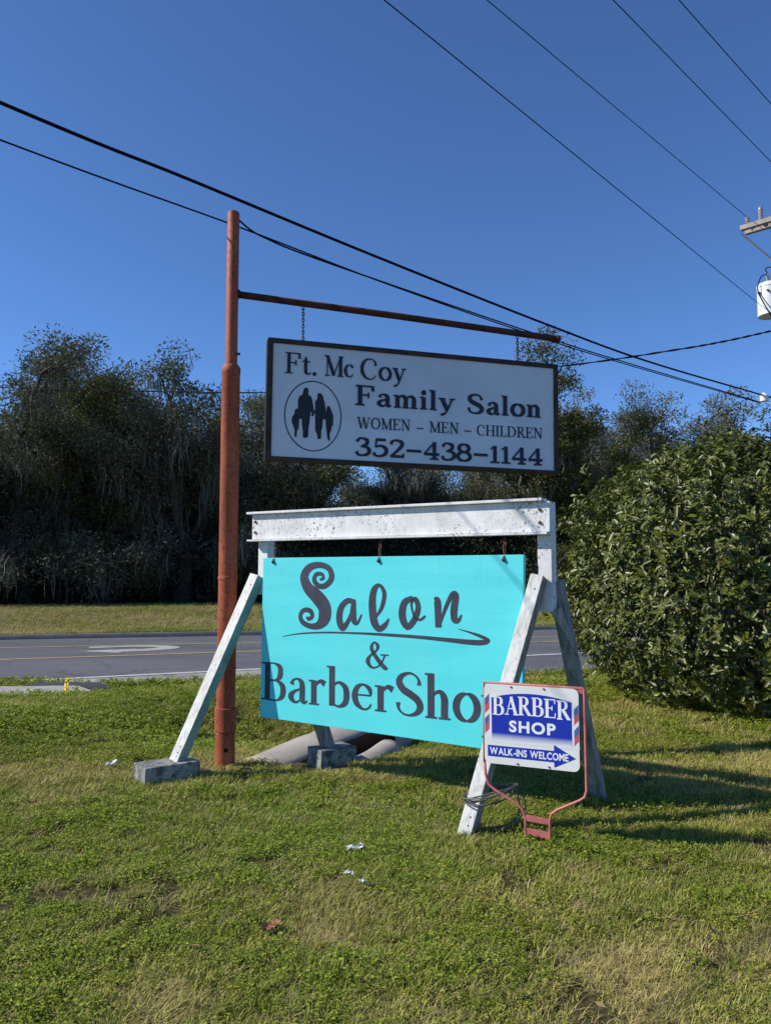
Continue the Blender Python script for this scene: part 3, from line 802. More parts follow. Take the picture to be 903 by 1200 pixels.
def concrete_block(loc, rz, size, label):
    bm = bmesh.new(); bm_box(bm, (0, 0, 0), size, None, 0.008)
    bmesh.ops.subdivide_edges(bm, edges=[e for e in bm.edges if e.calc_length() > 0.1], cuts=4, use_grid_fill=True)
    for v in bm.verts:
        n = noise.noise_vector(v.co * 14 + Vector(loc)); v.co += n * 0.005
    o = link('concrete_block', from_bm(bm, 'concrete_block'), 'block_concrete', None, loc, (0, 0, rz))
    return tag(o, label, 'block', 'blocks under the stand legs')
concrete_block((-1.635, 5.985, 0.048), R(36), (0.42, 0.25, 0.19), 'grey concrete block under the front left leg of the white stand')
concrete_block((-0.44, 6.55, 0.045), R(34), (0.33, 0.23, 0.18), 'grey concrete block under the rear leg beneath the turquoise sign')

# ------------------------------------------------------------------ turquoise sign hanging from the beam
sorg = fr(0, 0, 0.02)
FANG = math.atan2(FD.y, FD.x)
tsign = empty('hanging_sign', 'turquoise painted board with dark salon and barbershop lettering under white beam', 'sign', (sorg.x, sorg.y, 0), (0, 0, FANG))
bm = bmesh.new()
TB = [(0.075, 1.673), (2.265, 1.673), (2.235, 0.385), (0.060, 0.425)]
f = [bm.verts.new((x, -0.018, z)) for x, z in TB]; b = [bm.verts.new((x, 0.018, z)) for x, z in TB]
bm.faces.new(f); bm.faces.new(b[::-1])
for i in range(4): bm.faces.new((f[i], b[i], b[(i + 1) % 4], f[(i + 1) % 4]))
bmesh.ops.recalc_face_normals(bm, faces=bm.faces[:])
bmesh.ops.bevel(bm, geom=bm.edges[:], offset=0.002, segments=1, affect='EDGES')
link('board', from_bm(bm, 'board'), 'turquoise_paint', tsign)
SCRIPT = [
 [[(0.632,1.504,0.0188),(0.662,1.514,0.0242),(0.65,1.544,0.0269),(0.598,1.544,0.0324),(0.577,1.502,0.0378),(0.614,1.458,0.0404),(0.679,1.458,0.0429),(0.737,1.514,0.048),(0.715,1.585,0.0454),(0.627,1.615,0.0458),(0.531,1.594,0.0597),(0.483,1.525,0.0763),(0.518,1.441,0.0897),(0.607,1.371,0.1132),(0.673,1.295,0.1153),(0.67,1.212,0.1073),(0.616,1.157,0.0593),(0.535,1.151,0.0407),(0.468,1.18,0.0409),(0.449,1.23,0.0355),(0.482,1.269,0.0354),(0.542,1.265,0.038),(0.561,1.227,0.0352),(0.527,1.202,0.0271),(0.508,1.219,0.019)]],
 [[(0.949,1.341,0.034),(0.88,1.346,0.0421),(0.824,1.292,0.0503),(0.81,1.21,0.0556),(0.838,1.147,0.0502),(0.887,1.195,0.0342),(0.935,1.289,0.0314)], [(0.939,1.352,0.0341),(0.933,1.266,0.0524),(0.943,1.197,0.0445),(0.974,1.192,0.0235),(1.007,1.25,0.0104)]],
 [[(1.132,1.237,0.0156),(1.18,1.307,0.031),(1.201,1.405,0.034),(1.164,1.463,0.0248),(1.119,1.439,0.0467),(1.099,1.349,0.0593),(1.112,1.212,0.0624),(1.153,1.152,0.0466),(1.205,1.177,0.0371),(1.24,1.227,0.0108)]],
 [[(1.435,1.379,0.0333),(1.366,1.34,0.0518),(1.35,1.246,0.058),(1.389,1.174,0.0456),(1.445,1.222,0.0454),(1.478,1.309,0.0422),(1.455,1.371,0.0332),(1.424,1.335,0.0182),(1.446,1.251,0.0151),(1.491,1.226,0.0181),(1.536,1.254,0.015)]],
 [[(1.606,1.382,0.0149),(1.629,1.359,0.0506),(1.634,1.267,0.0505),(1.637,1.178,0.0476)], [(1.643,1.189,0.0178),(1.693,1.314,0.0266),(1.743,1.405,0.0353),(1.772,1.397,0.044),(1.757,1.309,0.0529),(1.759,1.238,0.047),(1.788,1.23,0.0293),(1.814,1.269,0.0088)]]]
TY = -0.0182
for strokes in SCRIPT:
    bm = bmesh.new()
    for k, s in enumerate(strokes):
        c = catmull(s, 8)
        half = len(c)
        bm_ribbon(bm, [tuple(p) for p in c], TY, TY - 0.0016 - 0.0003 * k)
    link('letter', from_bm(bm, 'letter'), 'letter_slate', tsign)
SW = [(0.279,1.061,0.0042),(0.446,1.089,0.0096),(0.667,1.106,0.0121),(0.95,1.112,0.0144),(1.2,1.111,0.0205),(1.45,1.106,0.0235),(1.651,1.098,0.0267),(1.88,1.087,0.0349),(1.977,1.091,0.034),(2.008,1.106,0.0238),(1.957,1.128,0.0231),(1.881,1.151,0.0131),(1.789,1.172,0.0044)]
bm = bmesh.new(); bm_ribbon(bm, [tuple(p) for p in catmull(SW, 8)], TY, TY - 0.0014)
link('swash', from_bm(bm, 'swash'), 'letter_slate', tsign)
serif_line('&', tsign, 1.045, 1.25, 0.868, .192, .19, .05, TY, .0016, 'letter_slate')
serif_line('Barber', tsign, 0.075, 1.285, 0.562, .292, .175, .042, TY, .0016, 'letter_slate', slope=0.002)
serif_line('Shop', tsign, 1.285, 2.165, 0.555, .300, .175, .042, TY, .0016, 'letter_slate', slope=0.0)
for i, (u, nm) in enumerate(((0.18, 'left end'), (1.155, 'middle'), (2.125, 'right end'))):
    p = fr(u, 1.806, 0.02)
    bm = bmesh.new()
    bm_tube(bm, [(0, 0, 0.01), (0, 0, -0.02), (0.008, 0, -0.03), (0.008, 0, -0.045), (0, 0, -0.055), (-.008, 0, -.045), (-.006, 0, -.03)], 0.0045, 6)
    bm_tube(bm, [(0.004, 0, -0.05), (-0.012, 0.0, -0.075), (-0.006, 0.0, -0.115), (0.006, -0.012, -0.135), (0.0, -0.028, -0.150), (0, -.028, -.170), (.004, -.026, -.182)], 0.0048, 6)
    bm_tube(bm, [(0.012, 0, -0.048), (0.002, 0.004, -0.085), (0.010, 0.0, -0.13)], 0.004, 6)
    bm_tube(bm, [(0, -.020, -.165), (0.0, -.034, -.165)], 0.011, 8)
    o = link('hook', from_bm(bm, 'hook', True), 'rust', None, p, (0, 0, FANG))
    tag(o, 'rusty twisted wire hook at the %s of the turquoise board' % nm, 'hook', 'hooks of the turquoise board')

# ------------------------------------------------------------------ small barber yard sign
BA = math.atan2(-0.423, 0.906)
bsign = empty('yard_sign', 'small white and blue barber shop yard sign on a pink metal stake', 'sign', (0.847, 4.60, 0.045), (0, 0, BA))
bsign.scale = (0.968, 0.968, 0.968)
def rounded(x0, x1, z0, z1, r, k=5):
    P = []
    for cx, cz, a0 in ((x1 - r, z1 - r, 0), (x0 + r, z1 - r, 90), (x0 + r, z0 + r, 180), (x1 - r, z0 + r, 270)):
        for i in range(k + 1):
            a = R(a0 + 90 * i / k); P.append((cx + r * math.cos(a), cz + r * math.sin(a)))
    return P
PLx0, PLx1, PLz0, PLz1 = -0.296, 0.278, 0.404, 0.880
bm = bmesh.new(); bm_poly(bm, rounded(PLx0, PLx1, PLz0, PLz1, 0.035), 0.0, -0.004)
link('panel', from_bm(bm, 'panel'), 'print_white', bsign)
bm = bmesh.new()
top = [(x, 0.800 + 0.034 * (1 - ((x + 0.006) / 0.243) ** 2)) for x in np.linspace(0.237, -0.249, 13)]
bm_poly(bm, top + [(-0.249, 0.53), (0.237, 0.53)], -0.0042, -0.0048)
link('blue_panel', from_bm(bm, 'blue_panel'), 'panel_print', bsign)
bm = bmesh.new(); bm_poly(bm, [(-0.275, 0.513), (0.130, 0.513), (0.130, 0.548), (0.256, 0.480), (0.130, 0.418), (0.130, 0.448), (-0.275, 0.448)], -0.0052, -0.0058)
link('arrow', from_bm(bm, 'arrow'), 'print_blue', bsign)
for x0, x1 in ((-0.292, -0.264), (0.250, 0.276)):
    for z in (0.735, 0.615):
        for dz, mt in ((0.0, 'print_red'), (0.045, 'print_steel_blue')):
            bm = bmesh.new(); zz = z + dz - (0.03 if x0 > 0 else 0)
            bm_poly(bm, [(x0, zz - .035), (x1, zz - .005), (x1, zz + .04), (x0, zz + .010)], -0.0042, -0.0047)
            link('stripe', from_bm(bm, 'stripe'), mt, bsign)
serif_line('BARBER', bsign, -0.243, 0.232, 0.694, .108, .17, .055, -0.0048, .0006, 'lettering_white', lift=lambda x: 0.012 * (1 - (x / 0.24) ** 2))
sans_line('SHOP', bsign, -0.140, 0.142, 0.604, .066, -0.0048, .0006, 'lettering_white', 0.035, gap=0.12)
sans_line('WALK-INS WELCOME', bsign, -0.262, 0.214, 0.461, .041, -0.0058, .0006, 'lettering_white', 0.026, gap=0.085, space=.25)
bm = bmesh.new(); bm_tube(bm, [(-0.302, 0.012, 0.40), (-0.302, 0.012, 0.886), (0.300, 0.012, 0.884), (0.307, 0.012, 0.878), (0.309, 0.012, 0.87), (0.312, 0.012, 0.30), (0.300, 0.012, 0.262), (0.270, 0.012, 0.240), (0.14, 0.012, 0.172), (0.105, 0.012, 0.145), (0.095, 0.012, 0.11), (0.092, 0.012, -0.20)], 0.0085, 8)
link('frame_rod', from_bm(bm, 'frame_rod', True), 'pink_metal', bsign)
bm = bmesh.new(); bm_tube(bm, [(-0.302, 0.012, 0.41), (-0.296, 0.012, 0.33), (-0.278, 0.012, 0.275), (-0.24, 0.012, 0.245), (-0.105, 0.012, 0.180), (-0.070, 0.012, 0.150), (-0.052, 0.012, 0.10), (-0.047, 0.012, -0.20)], 0.0085, 8)
link('frame_rod', from_bm(bm, 'frame_rod', True), 'pink_metal', bsign)
for z in (0.100, 0.022):
    bm = bmesh.new(); bm_box(bm, (0.021, 0.010, z), (0.142, 0.006, 0.034 if z > .05 else .04), Matrix.Rotation(R(3), 4, 'Y'), 0.001)
    link('cross_bar', from_bm(bm, 'cross_bar'), 'pink_metal', bsign)
bm = bmesh.new(); bm_box(bm, (0.285, 0.010, 0.868), (0.05, 0.004, 0.03), None, 0.001)
link('corner_plate', from_bm(bm, 'corner_plate'), 'pink_metal', bsign)
for x, z in ((-0.125, 0.868), (0.075, 0.868), (-0.09, 0.416), (0.10, 0.416)):
    bm = bmesh.new(); bm_tube(bm, [(x, -0.003, z), (x, -0.008, z)], 0.006, 8)
    link('bolt', from_bm(bm, 'bolt'), 'rust', bsign)

# coil of cable looped round the front right leg
def coil():
    rs = random.Random(5); pts = []
    ctr = Vector((0.625, 4.80, 0.235)); turns = 5
    for k in range(turns * 20 + 1):
        a = 2 * math.pi * k / 20; t = int(k / 20) + (k % 20) / 20; j = int(t)
        rx = 0.150 + 0.018 * math.sin(2.3 * t + 1); ry = 0.10 + 0.012 * math.sin(1.7 * t)
        x = math.cos(a) * rx; y = math.sin(a) * ry
        z = 0.045 * math.cos(a - 0.4 - 0.35 * math.sin(1.9 * t)) - 0.055 * math.sin(a) * (0.4 + 0.25 * math.sin(t * 1.3)) + 0.012 * math.sin(2.9 * t)
        pts.append(ctr + Vector((x, y, z)))
    e = pts[-1]
    for dx, dy, z in ((0.02, 0.02, 0.22), (0.035, 0.04, 0.13), (0.0, 0.05, 0.06), (-0.09, 0.06, 0.022), (-0.20, 0.05, 0.018), (-0.10, 0.02, 0.02), (0.0, 0.0, 0.06), (0.07, 0.03, 0.15), (0.05, 0.05, 0.22)):
        pts.append(Vector((e.x + dx, e.y + dy, z)))
    o = link('cable', tube_mesh('cable', [Vector(p) for p in catmull(pts, 2)], 0.0048, 7), 'cable_grey')
    tag(o, 'coil of dark cable looped around the front right leg of the white stand', 'cable')
coil()

# ------------------------------------------------------------------ sloping concrete culvert end and small things in the grass
def culvert():
    root = empty('culvert', 'sloping concrete culvert end with a dark slot behind the turquoise sign', 'culvert', (0, 0, 0))
    ax = Vector((0.60, 0.80, 0)); sd = Vector((0.80, -0.60, 0))
    o = Vector((-1.12, 6.62, -0.02))
    def slab(name, a0, a1, s0, s1, z0, z1, m, rnd=0.05):
        bm = bmesh.new(); rows = []
        n = 10
        for i in range(n + 1):
            t = i / n; a = a0 + (a1 - a0) * t; zt = z0 + (z1 - z0) * t
            prof = [(s0, -0.25), (s0 + 0.01, zt - rnd), (s0 + rnd, zt), ((s0 + s1) / 2, zt + 0.012), (s1 - rnd, zt), (s1 - 0.01, zt - rnd), (s1, -0.25)]
            rows.append([bm.verts.new(o + ax * a + sd * (s + 0.015 * noise.noise((a * 3, s * 5, 1))) + Vector((0, 0, z + 0.012 * noise.noise((a * 5, s * 6, 2))))) for s, z in prof])
        for r0, r1 in zip(rows, rows[1:]):
            for j in range(6): bm.faces.new((r0[j], r0[j + 1], r1[j + 1], r1[j]))
        bm.faces.new(rows[0][::-1]); bm.faces.new(rows[-1])
        return link(name, from_bm(bm, name, True), m, root)
    slab('side_wall', 0.0, 1.40, -0.16, 0.30, 0.01, 0.16, 'culvert_concrete')
    slab('side_wall', 0.42, 1.02, 0.57, 0.82, -0.01, 0.10, 'culvert_concrete')
    slab('end_wall', 1.20, 1.46, 0.20, 0.62, 0.13, 0.155, 'culvert_concrete')
    slab('slot_shade', 0.28, 1.25, 0.26, 0.62, 0.0, 0.10, 'hole_shade', 0.02)  # solid slab, its black colour stands in for the shade in the slot
culvert()

def crumple(name, loc, size, m, label, cat, seed, flat=0.35, group=None):
    bm = bmesh.new(); bmesh.ops.create_grid(bm, x_segments=5, y_segments=4, size=0.5)
    for v in bm.verts:
        p = v.co.copy(); q = Vector((p.x * 7.3 + seed, p.y * 7.3, seed * 1.7))
        v.co = Vector((p.x * size[0] + noise.noise(q) * size[0] * .35, p.y * size[1] + noise.noise(q + Vector((9, 0, 0))) * size[1] * .35, size[0] * flat * (0.5 + noise.noise(q * 1.3 + Vector((0, 5, 0))))))
    r = bmesh.ops.solidify(bm, geom=bm.faces[:], thickness=0.0015)
    o = link(name, from_bm(bm, name), m, None, (loc[0], loc[1], ground_z(loc[0], loc[1]) + loc[2]), (0, 0, seed))
    return tag(o, label, cat, group)
crumple('paper_scrap', (-0.171, 4.43, 0.03), (0.095, 0.045), 'paper_white', 'flat white paper scrap lying in the grass', 'litter', 0.3, .25, 'litter on the lawn')
crumple('paper_scrap', (-0.185, 4.04, 0.035), (0.03, 0.045), 'paper_white', 'small upright white paper scrap in the grass', 'litter', 1.4, .9, 'litter on the lawn')
crumple('paper_scrap', (-0.112, 3.955, 0.035), (0.038, 0.026), 'paper_white', 'tiny white paper scrap beside the upright scrap', 'litter', 2.2, .5, 'litter on the lawn')
crumple('paper_scrap', (-2.165, 6.33, 0.04), (0.07, 0.05), 'paper_white', 'white crumpled scrap left of the concrete block', 'litter', 3.1, .6, 'litter on the lawn')
crumple('dead_leaf', (-0.488, 3.48, 0.04), (0.085, 0.05), 'dead_leaf', 'curled orange brown dead leaf on the lawn', 'leaf', 0.8, .35)
fl = empty('marker_flag', 'small yellow marker flag stuck by the concrete path', 'flag', (-4.82, 11.98, -0.27))
fl.scale = (1.2, 1.2, 1.3); fl.rotation_euler = (0, 0, R(-45))
link('stem', tube_mesh('stem', [(0, 0, -0.05), (0.005, 0, 0.12), (0.01, 0, 0.20)], 0.003, 6), 'chain_steel', fl)
bm = bmesh.new()
rows = [[bm.verts.new((x * (1 - t * .9) * .10 + .01 + .03 * t, 0.02 * math.sin(x * 4 + t * 3), 0.02 + 0.17 * t)) for x in (-1, -.5, 0, .5, 1)] for t in (0, .33, .66, 1)]
for a, b_ in zip(rows, rows[1:]):
    for i in range(4): bm.faces.new((a[i], a[i + 1], b_[i + 1], b_[i]))
bmesh.ops.solidify(bm, geom=bm.faces[:], thickness=0.002)
link('flag_sheet', from_bm(bm, 'flag_sheet', True), 'flag_yellow', fl)
o = link('wire_loop', tube_mesh('wire_loop', [(-.06, 0, -.03), (-.05, 0, .03), (-.01, .0, .055), (.04, 0, .045), (.06, 0, .015)], 0.006, 7), 'cable_grey', None, (-1.08, 6.16, 0.0))
tag(o, 'thin bent wire loop in the grass beside the red pole', 'wire')

# ------------------------------------------------------------------ utility pole and overhead wires
UPX, UPY = 7.42, 14.15
upole = empty('utility_pole', 'wooden utility pole with crossarm and insulators at the right edge', 'utility pole', (UPX, UPY, -0.3))
link('pole', tube_mesh('pole', [(0, 0, -0.6), (0.0, 0, 9.3)], [0.17, 0.115], 20), 'pole_wood', upole)
ca, cb = Vector((-0.50, 0.50, 8.47)), Vector((0.95, -0.95, 8.47))
for off in (-0.08, 0.08):
    bm = bmesh.new(); d = Vector((0.707, 0.707, 0)) * (off + (0.02 if off > 0 else -0.02)) * 1.2
    bm_beam(bm, ca + d, cb + d, 0.09, 0.10, (0, 0, 1), 0.006)
    link('crossarm', from_bm(bm, 'crossarm'), 'crossarm_wood', upole)
insul = lathe_mesh('insulator', [(0.012, -0.02), (0.012, 0.04), (0.05, 0.045), (0.035, 0.07), (0.05, 0.085), (0.035, 0.115), (0.045, 0.13), (0.028, 0.17), (0.012, 0.18)], 14)
arrest = lathe_mesh('arrester', [(0.03, 0), (0.045, 0.02), (0.035, 0.05), (0.045, 0.07), (0.035, 0.10), (0.045, 0.12), (0.035, 0.15), (0.045, 0.17), (0.035, 0.20), (0.045, 0.22), (0.04, 0.27), (0.03, 0.30)], 14)
insul.materials.append(MATS['porcelain']); arrest.materials.append(MATS['porcelain'])
for t in (0.04, 0.55, 0.95): link('insulator', insul, None, upole, ca.lerp(cb, t) + Vector((0, 0, 0.07)))
link('arrester', arrest, None, upole, ca.lerp(cb, 0.16) + Vector((0, 0, 0.06)))
bm = bmesh.new(); p = ca.lerp(cb, 0.27) + Vector((0, 0, -0.06))
bm_tube(bm, [p, p + Vector((0, 0, -.12))], 0.05, 8); bm_tube(bm, [p + Vector((0, 0, -.12)), p + Vector((0.01, 0, -.30))], 0.028, 8)
bm_tube(bm, [p + Vector((0.01, 0, -.28)), p + Vector((-.05, 0, -.37))], 0.01, 6); bm_tube(bm, [p + Vector((0.01, 0, -.28)), p + Vector((.06, 0, -.37))], 0.01, 6)
bm_box(bm, p + Vector((0.08, -.08, 0.02)), (0.16, 0.10, 0.12))
link('cutout', from_bm(bm, 'cutout'), 'chain_steel', upole)
bm = bmesh.new(); bm_beam(bm, (0.0, 0, 7.5), (-0.55, 0.5, 8.42), 0.03, 0.006, (0, 0, 1), 0.001); link('brace', from_bm(bm, 'brace'), 'chain_steel', upole)
bm = bmesh.new(); bm_tube(bm, [(-0.70, -0.55, 4.98), (-0.1, -0.05, 4.98)], 0.02, 8)
link('bracket', from_bm(bm, 'bracket'), 'chain_steel', upole)
link('cable_clamp', lathe_mesh('cable_clamp', [(0.02, -0.08), (0.07, -0.07), (0.075, 0.03), (0.05, 0.05), (0.03, 0.08)], 14), 'white_porcelain', upole, (-0.72, -0.52, 4.96))
tf = empty('transformer', 'white cylindrical transformer can hanging on the utility pole', 'transformer', (7.06, 13.98, 6.24))
link('tank', lathe_mesh('tank', [(0.20, 0), (0.225, 0.012), (0.225, 0.53), (0.232, 0.535), (0.232, 0.575), (0.20, 0.615), (0.08, 0.64)], 28), 'transformer_paint', tf)
bush_me = lathe_mesh('bushing', [(0.02, 0.0), (0.04, 0.02), (0.028, 0.05), (0.04, 0.07), (0.028, 0.10), (0.035, 0.12), (0.012, 0.17)], 12)
link('bushing', bush_me, 'porcelain', tf, (-0.06, -0.05, 0.62))
for z in (.15, .45):
    bm = bmesh.new(); bm_box(bm, (0.24, 0.09, z), (0.12, 0.10, 0.06)); link('mount', from_bm(bm, 'mount'), 'chain_steel', tf)
for i in range(2):
    bm = bmesh.new(); bm_tube(bm, [(-.225 + .1 * i, -.06 - .13 * i, .42), (-.265 + .1 * i, -.09 - .13 * i, .42)], 0.02, 8); link('terminal', from_bm(bm, 'terminal'), 'chain_steel', tf)
link('lead', tube_mesh('lead', catmull([(-0.06, -0.05, 0.78), (-0.20, -0.1, 0.72), (-0.27, -0.09, 0.55), (-0.27, -0.09, 0.42)][::-1] + [], 6) , 0.010, 6), 'cable_black', tf)
link('lead', tube_mesh('lead', catmull([(-0.06, -0.05, 0.78), (-0.02, 0.1, 0.95), (0.15, 0.16, 1.02), (0.30, 0.15, 1.2)], 6), 0.010, 6), 'cable_black', tf)
link('lead', tube_mesh('lead', catmull([(-0.27, -0.09, 0.42), (-0.22, -0.25, 0.10), (-0.08, -0.22, -0.12), (0.08, 0.0, -0.24)], 6), 0.012, 6), 'cable_black', tf)

def wire(pts, r, label, sub=10, m='cable_black', n=7, group='overhead wires'):
    c = [Vector(p) for p in catmull(pts, sub)]
    o = link('overhead_wire', tube_mesh('overhead_wire', c, r, n), m)
    return tag(o, label, 'wire', group)
def ext(a, b, s): a, b = Vector(a), Vector(b); return tuple(a + (b - a) * s)
def span(a, b, r, label, sag):
    a, b = Vector(a), Vector(b); pts = []
    for i in range(25):
        t = i / 24; p = a.lerp(b, t); p.z -= 0; pts.append(p)
    o = link('overhead_wire', tube_mesh('overhead_wire', pts, r, 6), 'cable_black')
    return tag(o, label, 'wire', 'overhead wires')
wire([(-10.5, -2.2, 5.4), (-6.0, 1.98, 5.0), (-2.63, 5.08, 4.75), (-1.59, 6.04, 4.71), (-0.1, 7.41, 4.64), (1.96, 9.29, 4.57), (3.76, 10.94, 4.56), (6.72, 13.64, 4.69)], 0.0135, 'thick black cable passing just above the red pole top')
wire([(-10.6, -1.6, 5.2), (-6.1, 2.4, 4.85), (-2.77, 5.39, 4.66), (-1.32, 6.65, 4.60), (-0.01, 7.8, 4.52), (1.51, 9.13, 4.475), (3.1, 10.52, 4.47), (6.62, 13.6, 4.55)], 0.0072, 'thin black cable passing behind the top of the red pole')
wire([(-1.25, 6.42, 4.55), (-1.166, 6.47, 4.49), (-1.053, 6.574, 4.46), (-0.712, 6.894, 4.434), (0.43, 7.88, 4.40), (1.85, 9.10, 4.372), (3.05, 10.22, 4.400), (6.60, 13.57, 4.560)], 0.0080, 'black service wire starting at the red pole top')
def twisted():
    c = [Vector(p) for p in catmull([(7.30, 13.95, 6.02), (7.09, 14.07, 6.0), (6.45, 14.51, 5.945), (5.67, 15.04, 5.925), (3.91, 16.25, 5.95), (0.3, 18.7, 6.15), (-3.46, 21.28, 6.54), (-8.21, 24.53, 7.36), (-14.42, 28.77, 8.5), (-22, 34, 10.2)], 24)]
    bm = bmesh.new()
    for ph in (0, math.pi):
        pts = []
        for i, p in enumerate(c):
            a = i * 0.55 + ph; pts.append(p + Vector((0.35 * math.cos(a) * .02, 0.6 * math.cos(a) * .02, math.sin(a) * .010)))
        bm_tube(bm, pts, 0.011, 6)
    o = link('overhead_wire', from_bm(bm, 'overhead_wire', True), 'cable_black')
    tag(o, 'twisted black cable crossing the road behind the white salon sign', 'wire', 'overhead wires')
twisted()
UP = Vector((UPX, UPY, -0.3))
iw = [UP + ca.lerp(cb, t) + Vector((0, 0, 0.24)) for t in (0.04, 0.55, 0.95)]
span(iw[0], ext(iw[0], (1.155, 8.652, 8.28), 2.6), 0.0055, 'thin power line ending at the near end of the crossarm', 0)
q = Vector((6.295, 12.27, 8.25)); span(ext((2.665, 8.652, 8.25), q, 1.35), ext(q, (2.665, 8.652, 8.25), 3.6), 0.0055, 'thin power line second from the right in the sky', 0)
q = Vector((5.517, 10.688, 8.25)); span(ext((3.435, 8.652, 8.25), q, 2.2), ext(q, (3.435, 8.652, 8.25), 5.5), 0.0055, 'thin power line nearest the top right corner', 0)
span((6.99, 14.24, 6.55), ext((6.99, 14.24, 6.55), (-0.011, 6.521, 6.60), 2.0), 0.0055, 'thin line running down across the sky to the transformer', 0)

# ------------------------------------------------------------------ vegetation
rng = np.random.default_rng(11)
def rand_unit(n):
    v = rng.normal(size=(n, 3)); return v / np.linalg.norm(v, axis=1, keepdims=True)

def leaf_quads(centers, dirs, length, width, up_bias=0.3):
    """diamond leaves: 4 verts each, folded a little along the middle"""
    n = len(centers)
    d = dirs / np.linalg.norm(dirs, axis=1, keepdims=True)
    r = rand_unit(n); r[:, 2] += up_bias
    s = np.cross(d, r); s /= np.linalg.norm(s, axis=1, keepdims=True) + 1e-9
    l = np.asarray(length).reshape(-1, 1); w = np.asarray(width).reshape(-1, 1)
    nrm = np.cross(s, d)
    a = centers; b = centers + d * l * 0.5 + s * w * 0.5 + nrm * w * 0.12; c = centers + d * l; e = centers + d * l * 0.5 - s * w * 0.5 + nrm * w * 0.12
    V = np.stack([a, b, c, e], 1).reshape(-1, 3)
    F = np.arange(4 * n).reshape(-1, 4)
    return V, F

def grow_tree(seed, H, spread, limbs=7, trunk_r=0.42, fork=0.22, up=0.75, leaves=150, lean=0.0, blob=1.3, sparse=0.0, droop=0):
    rs = random.Random(seed); bm = bmesh.new(); clusters = []; limbpts = []
    def bend(p0, d0, L, r0, r1, n, wob, lift):
        pts = [Vector(p0)]; d = Vector(d0).normalized(); rad = [r0]
        for i in range(1, n + 1):
            d = (d + Vector((rs.uniform(-1, 1), rs.uniform(-1, 1), rs.uniform(-.6, .6))) * wob + Vector((0, 0, lift))).normalized()
            pts.append(pts[-1] + d * L / n); rad.append(r0 + (r1 - r0) * i / n)
        return pts, rad
    th = H * fork
    tp, tr = bend((0, 0, -0.3), (lean, 0, 1), th + 0.3, trunk_r * 1.25, trunk_r * 0.85, 5, 0.08, 0.05)
    bm_tube(bm, tp, tr, 10)
    for i in range(limbs):
        a = 2 * math.pi * (i + rs.uniform(-.3, .3)) / limbs
        tilt = rs.uniform(0.45, 1.15) if i % 3 else rs.uniform(1.2, 2.0)
        st = tp[-1] if i % 2 else tp[-2]
        d = Vector((math.cos(a), math.sin(a), tilt * up))
        L = (spread * rs.uniform(.75, 1.05)) * (1 if tilt < 1.2 else 0.9) 
        if tilt >= 1.2: L = (H - th) * rs.uniform(.68, .85)
        lp, lr = bend(st, d, L, trunk_r * 0.55, trunk_r * 0.14, 8, 0.16, 0.03 + 0.05 * (tilt < .8))
        bm_tube(bm, lp, lr, 7); limbpts += lp[3:]
        for j in range(2, 9):
            for s in range(2 if j > 3 else 1):
                dd = (lp[min(j, 8)] - lp[j - 1]).normalized()
                sidev = Vector((rs.uniform(-1, 1), rs.uniform(-1, 1), rs.uniform(-.15, .9)))
                sp, sr = bend(lp[j], dd * .5 + sidev.normalized(), spread * rs.uniform(.22, .42), trunk_r * 0.16, trunk_r * .04, 5, 0.22, 0.04)
                bm_tube(bm, sp, sr, 5); limbpts += sp[2:]
                for k in (2, 3, 4, 5):
                    if rs.random() < sparse: continue
                    clusters.append(sp[k] + Vector((rs.uniform(-.6, .6), rs.uniform(-.6, .6), rs.uniform(-.2, .7))))
    for i in range(droop):
        a = 2 * math.pi * (i + rs.uniform(-.4, .4)) / max(1, droop)
        d = Vector((math.cos(a), math.sin(a), rs.uniform(.25, .6)))
        lp, lr = bend(tp[-2], d, spread * rs.uniform(.75, 1.0), trunk_r * 0.4, trunk_r * 0.1, 8, 0.14, -0.10)
        bm_tube(bm, lp, lr, 6); limbpts += lp[3:]
        for j in range(3, 9):
            sp, sr = bend(lp[j], Vector((rs.uniform(-1, 1), rs.uniform(-1, 1), rs.uniform(-.7, .3))), spread * rs.uniform(.15, .3), trunk_r * 0.1, trunk_r * .03, 4, 0.2, -0.08)
            bm_tube(bm, sp, sr, 4); limbpts += sp[2:]
            for k in (2, 3, 4): clusters.append(sp[k] + Vector((rs.uniform(-.5, .5), rs.uniform(-.5, .5), rs.uniform(-.6, .3))))
    clusters = [c for c in clusters if c.z > 1.0]
    wood = from_bm(bm, 'trunk', True)
    C = np.array([tuple(c) for c in clusters])
    # fit to the wanted height and width
    n = len(C)
    rr = blob * rng.uniform(.55, 1.25, n)
    ids = np.repeat(np.arange(n), leaves)
    off = rand_unit(len(ids)); off[:, 2] *= 0.62
    rad = rng.uniform(0, 1, len(ids)) ** 0.45
    P = C[ids] + off * (rad * rr[ids])[:, None]
    dirs = off * 0.6 + rand_unit(len(ids)); 
    V, F = leaf_quads(P, dirs, rng.uniform(.12, .27, len(ids)), rng.uniform(.05, .11, len(ids)))
    LP = np.array([tuple(p) for p in limbpts])
    return wood, (V, F), C, LP

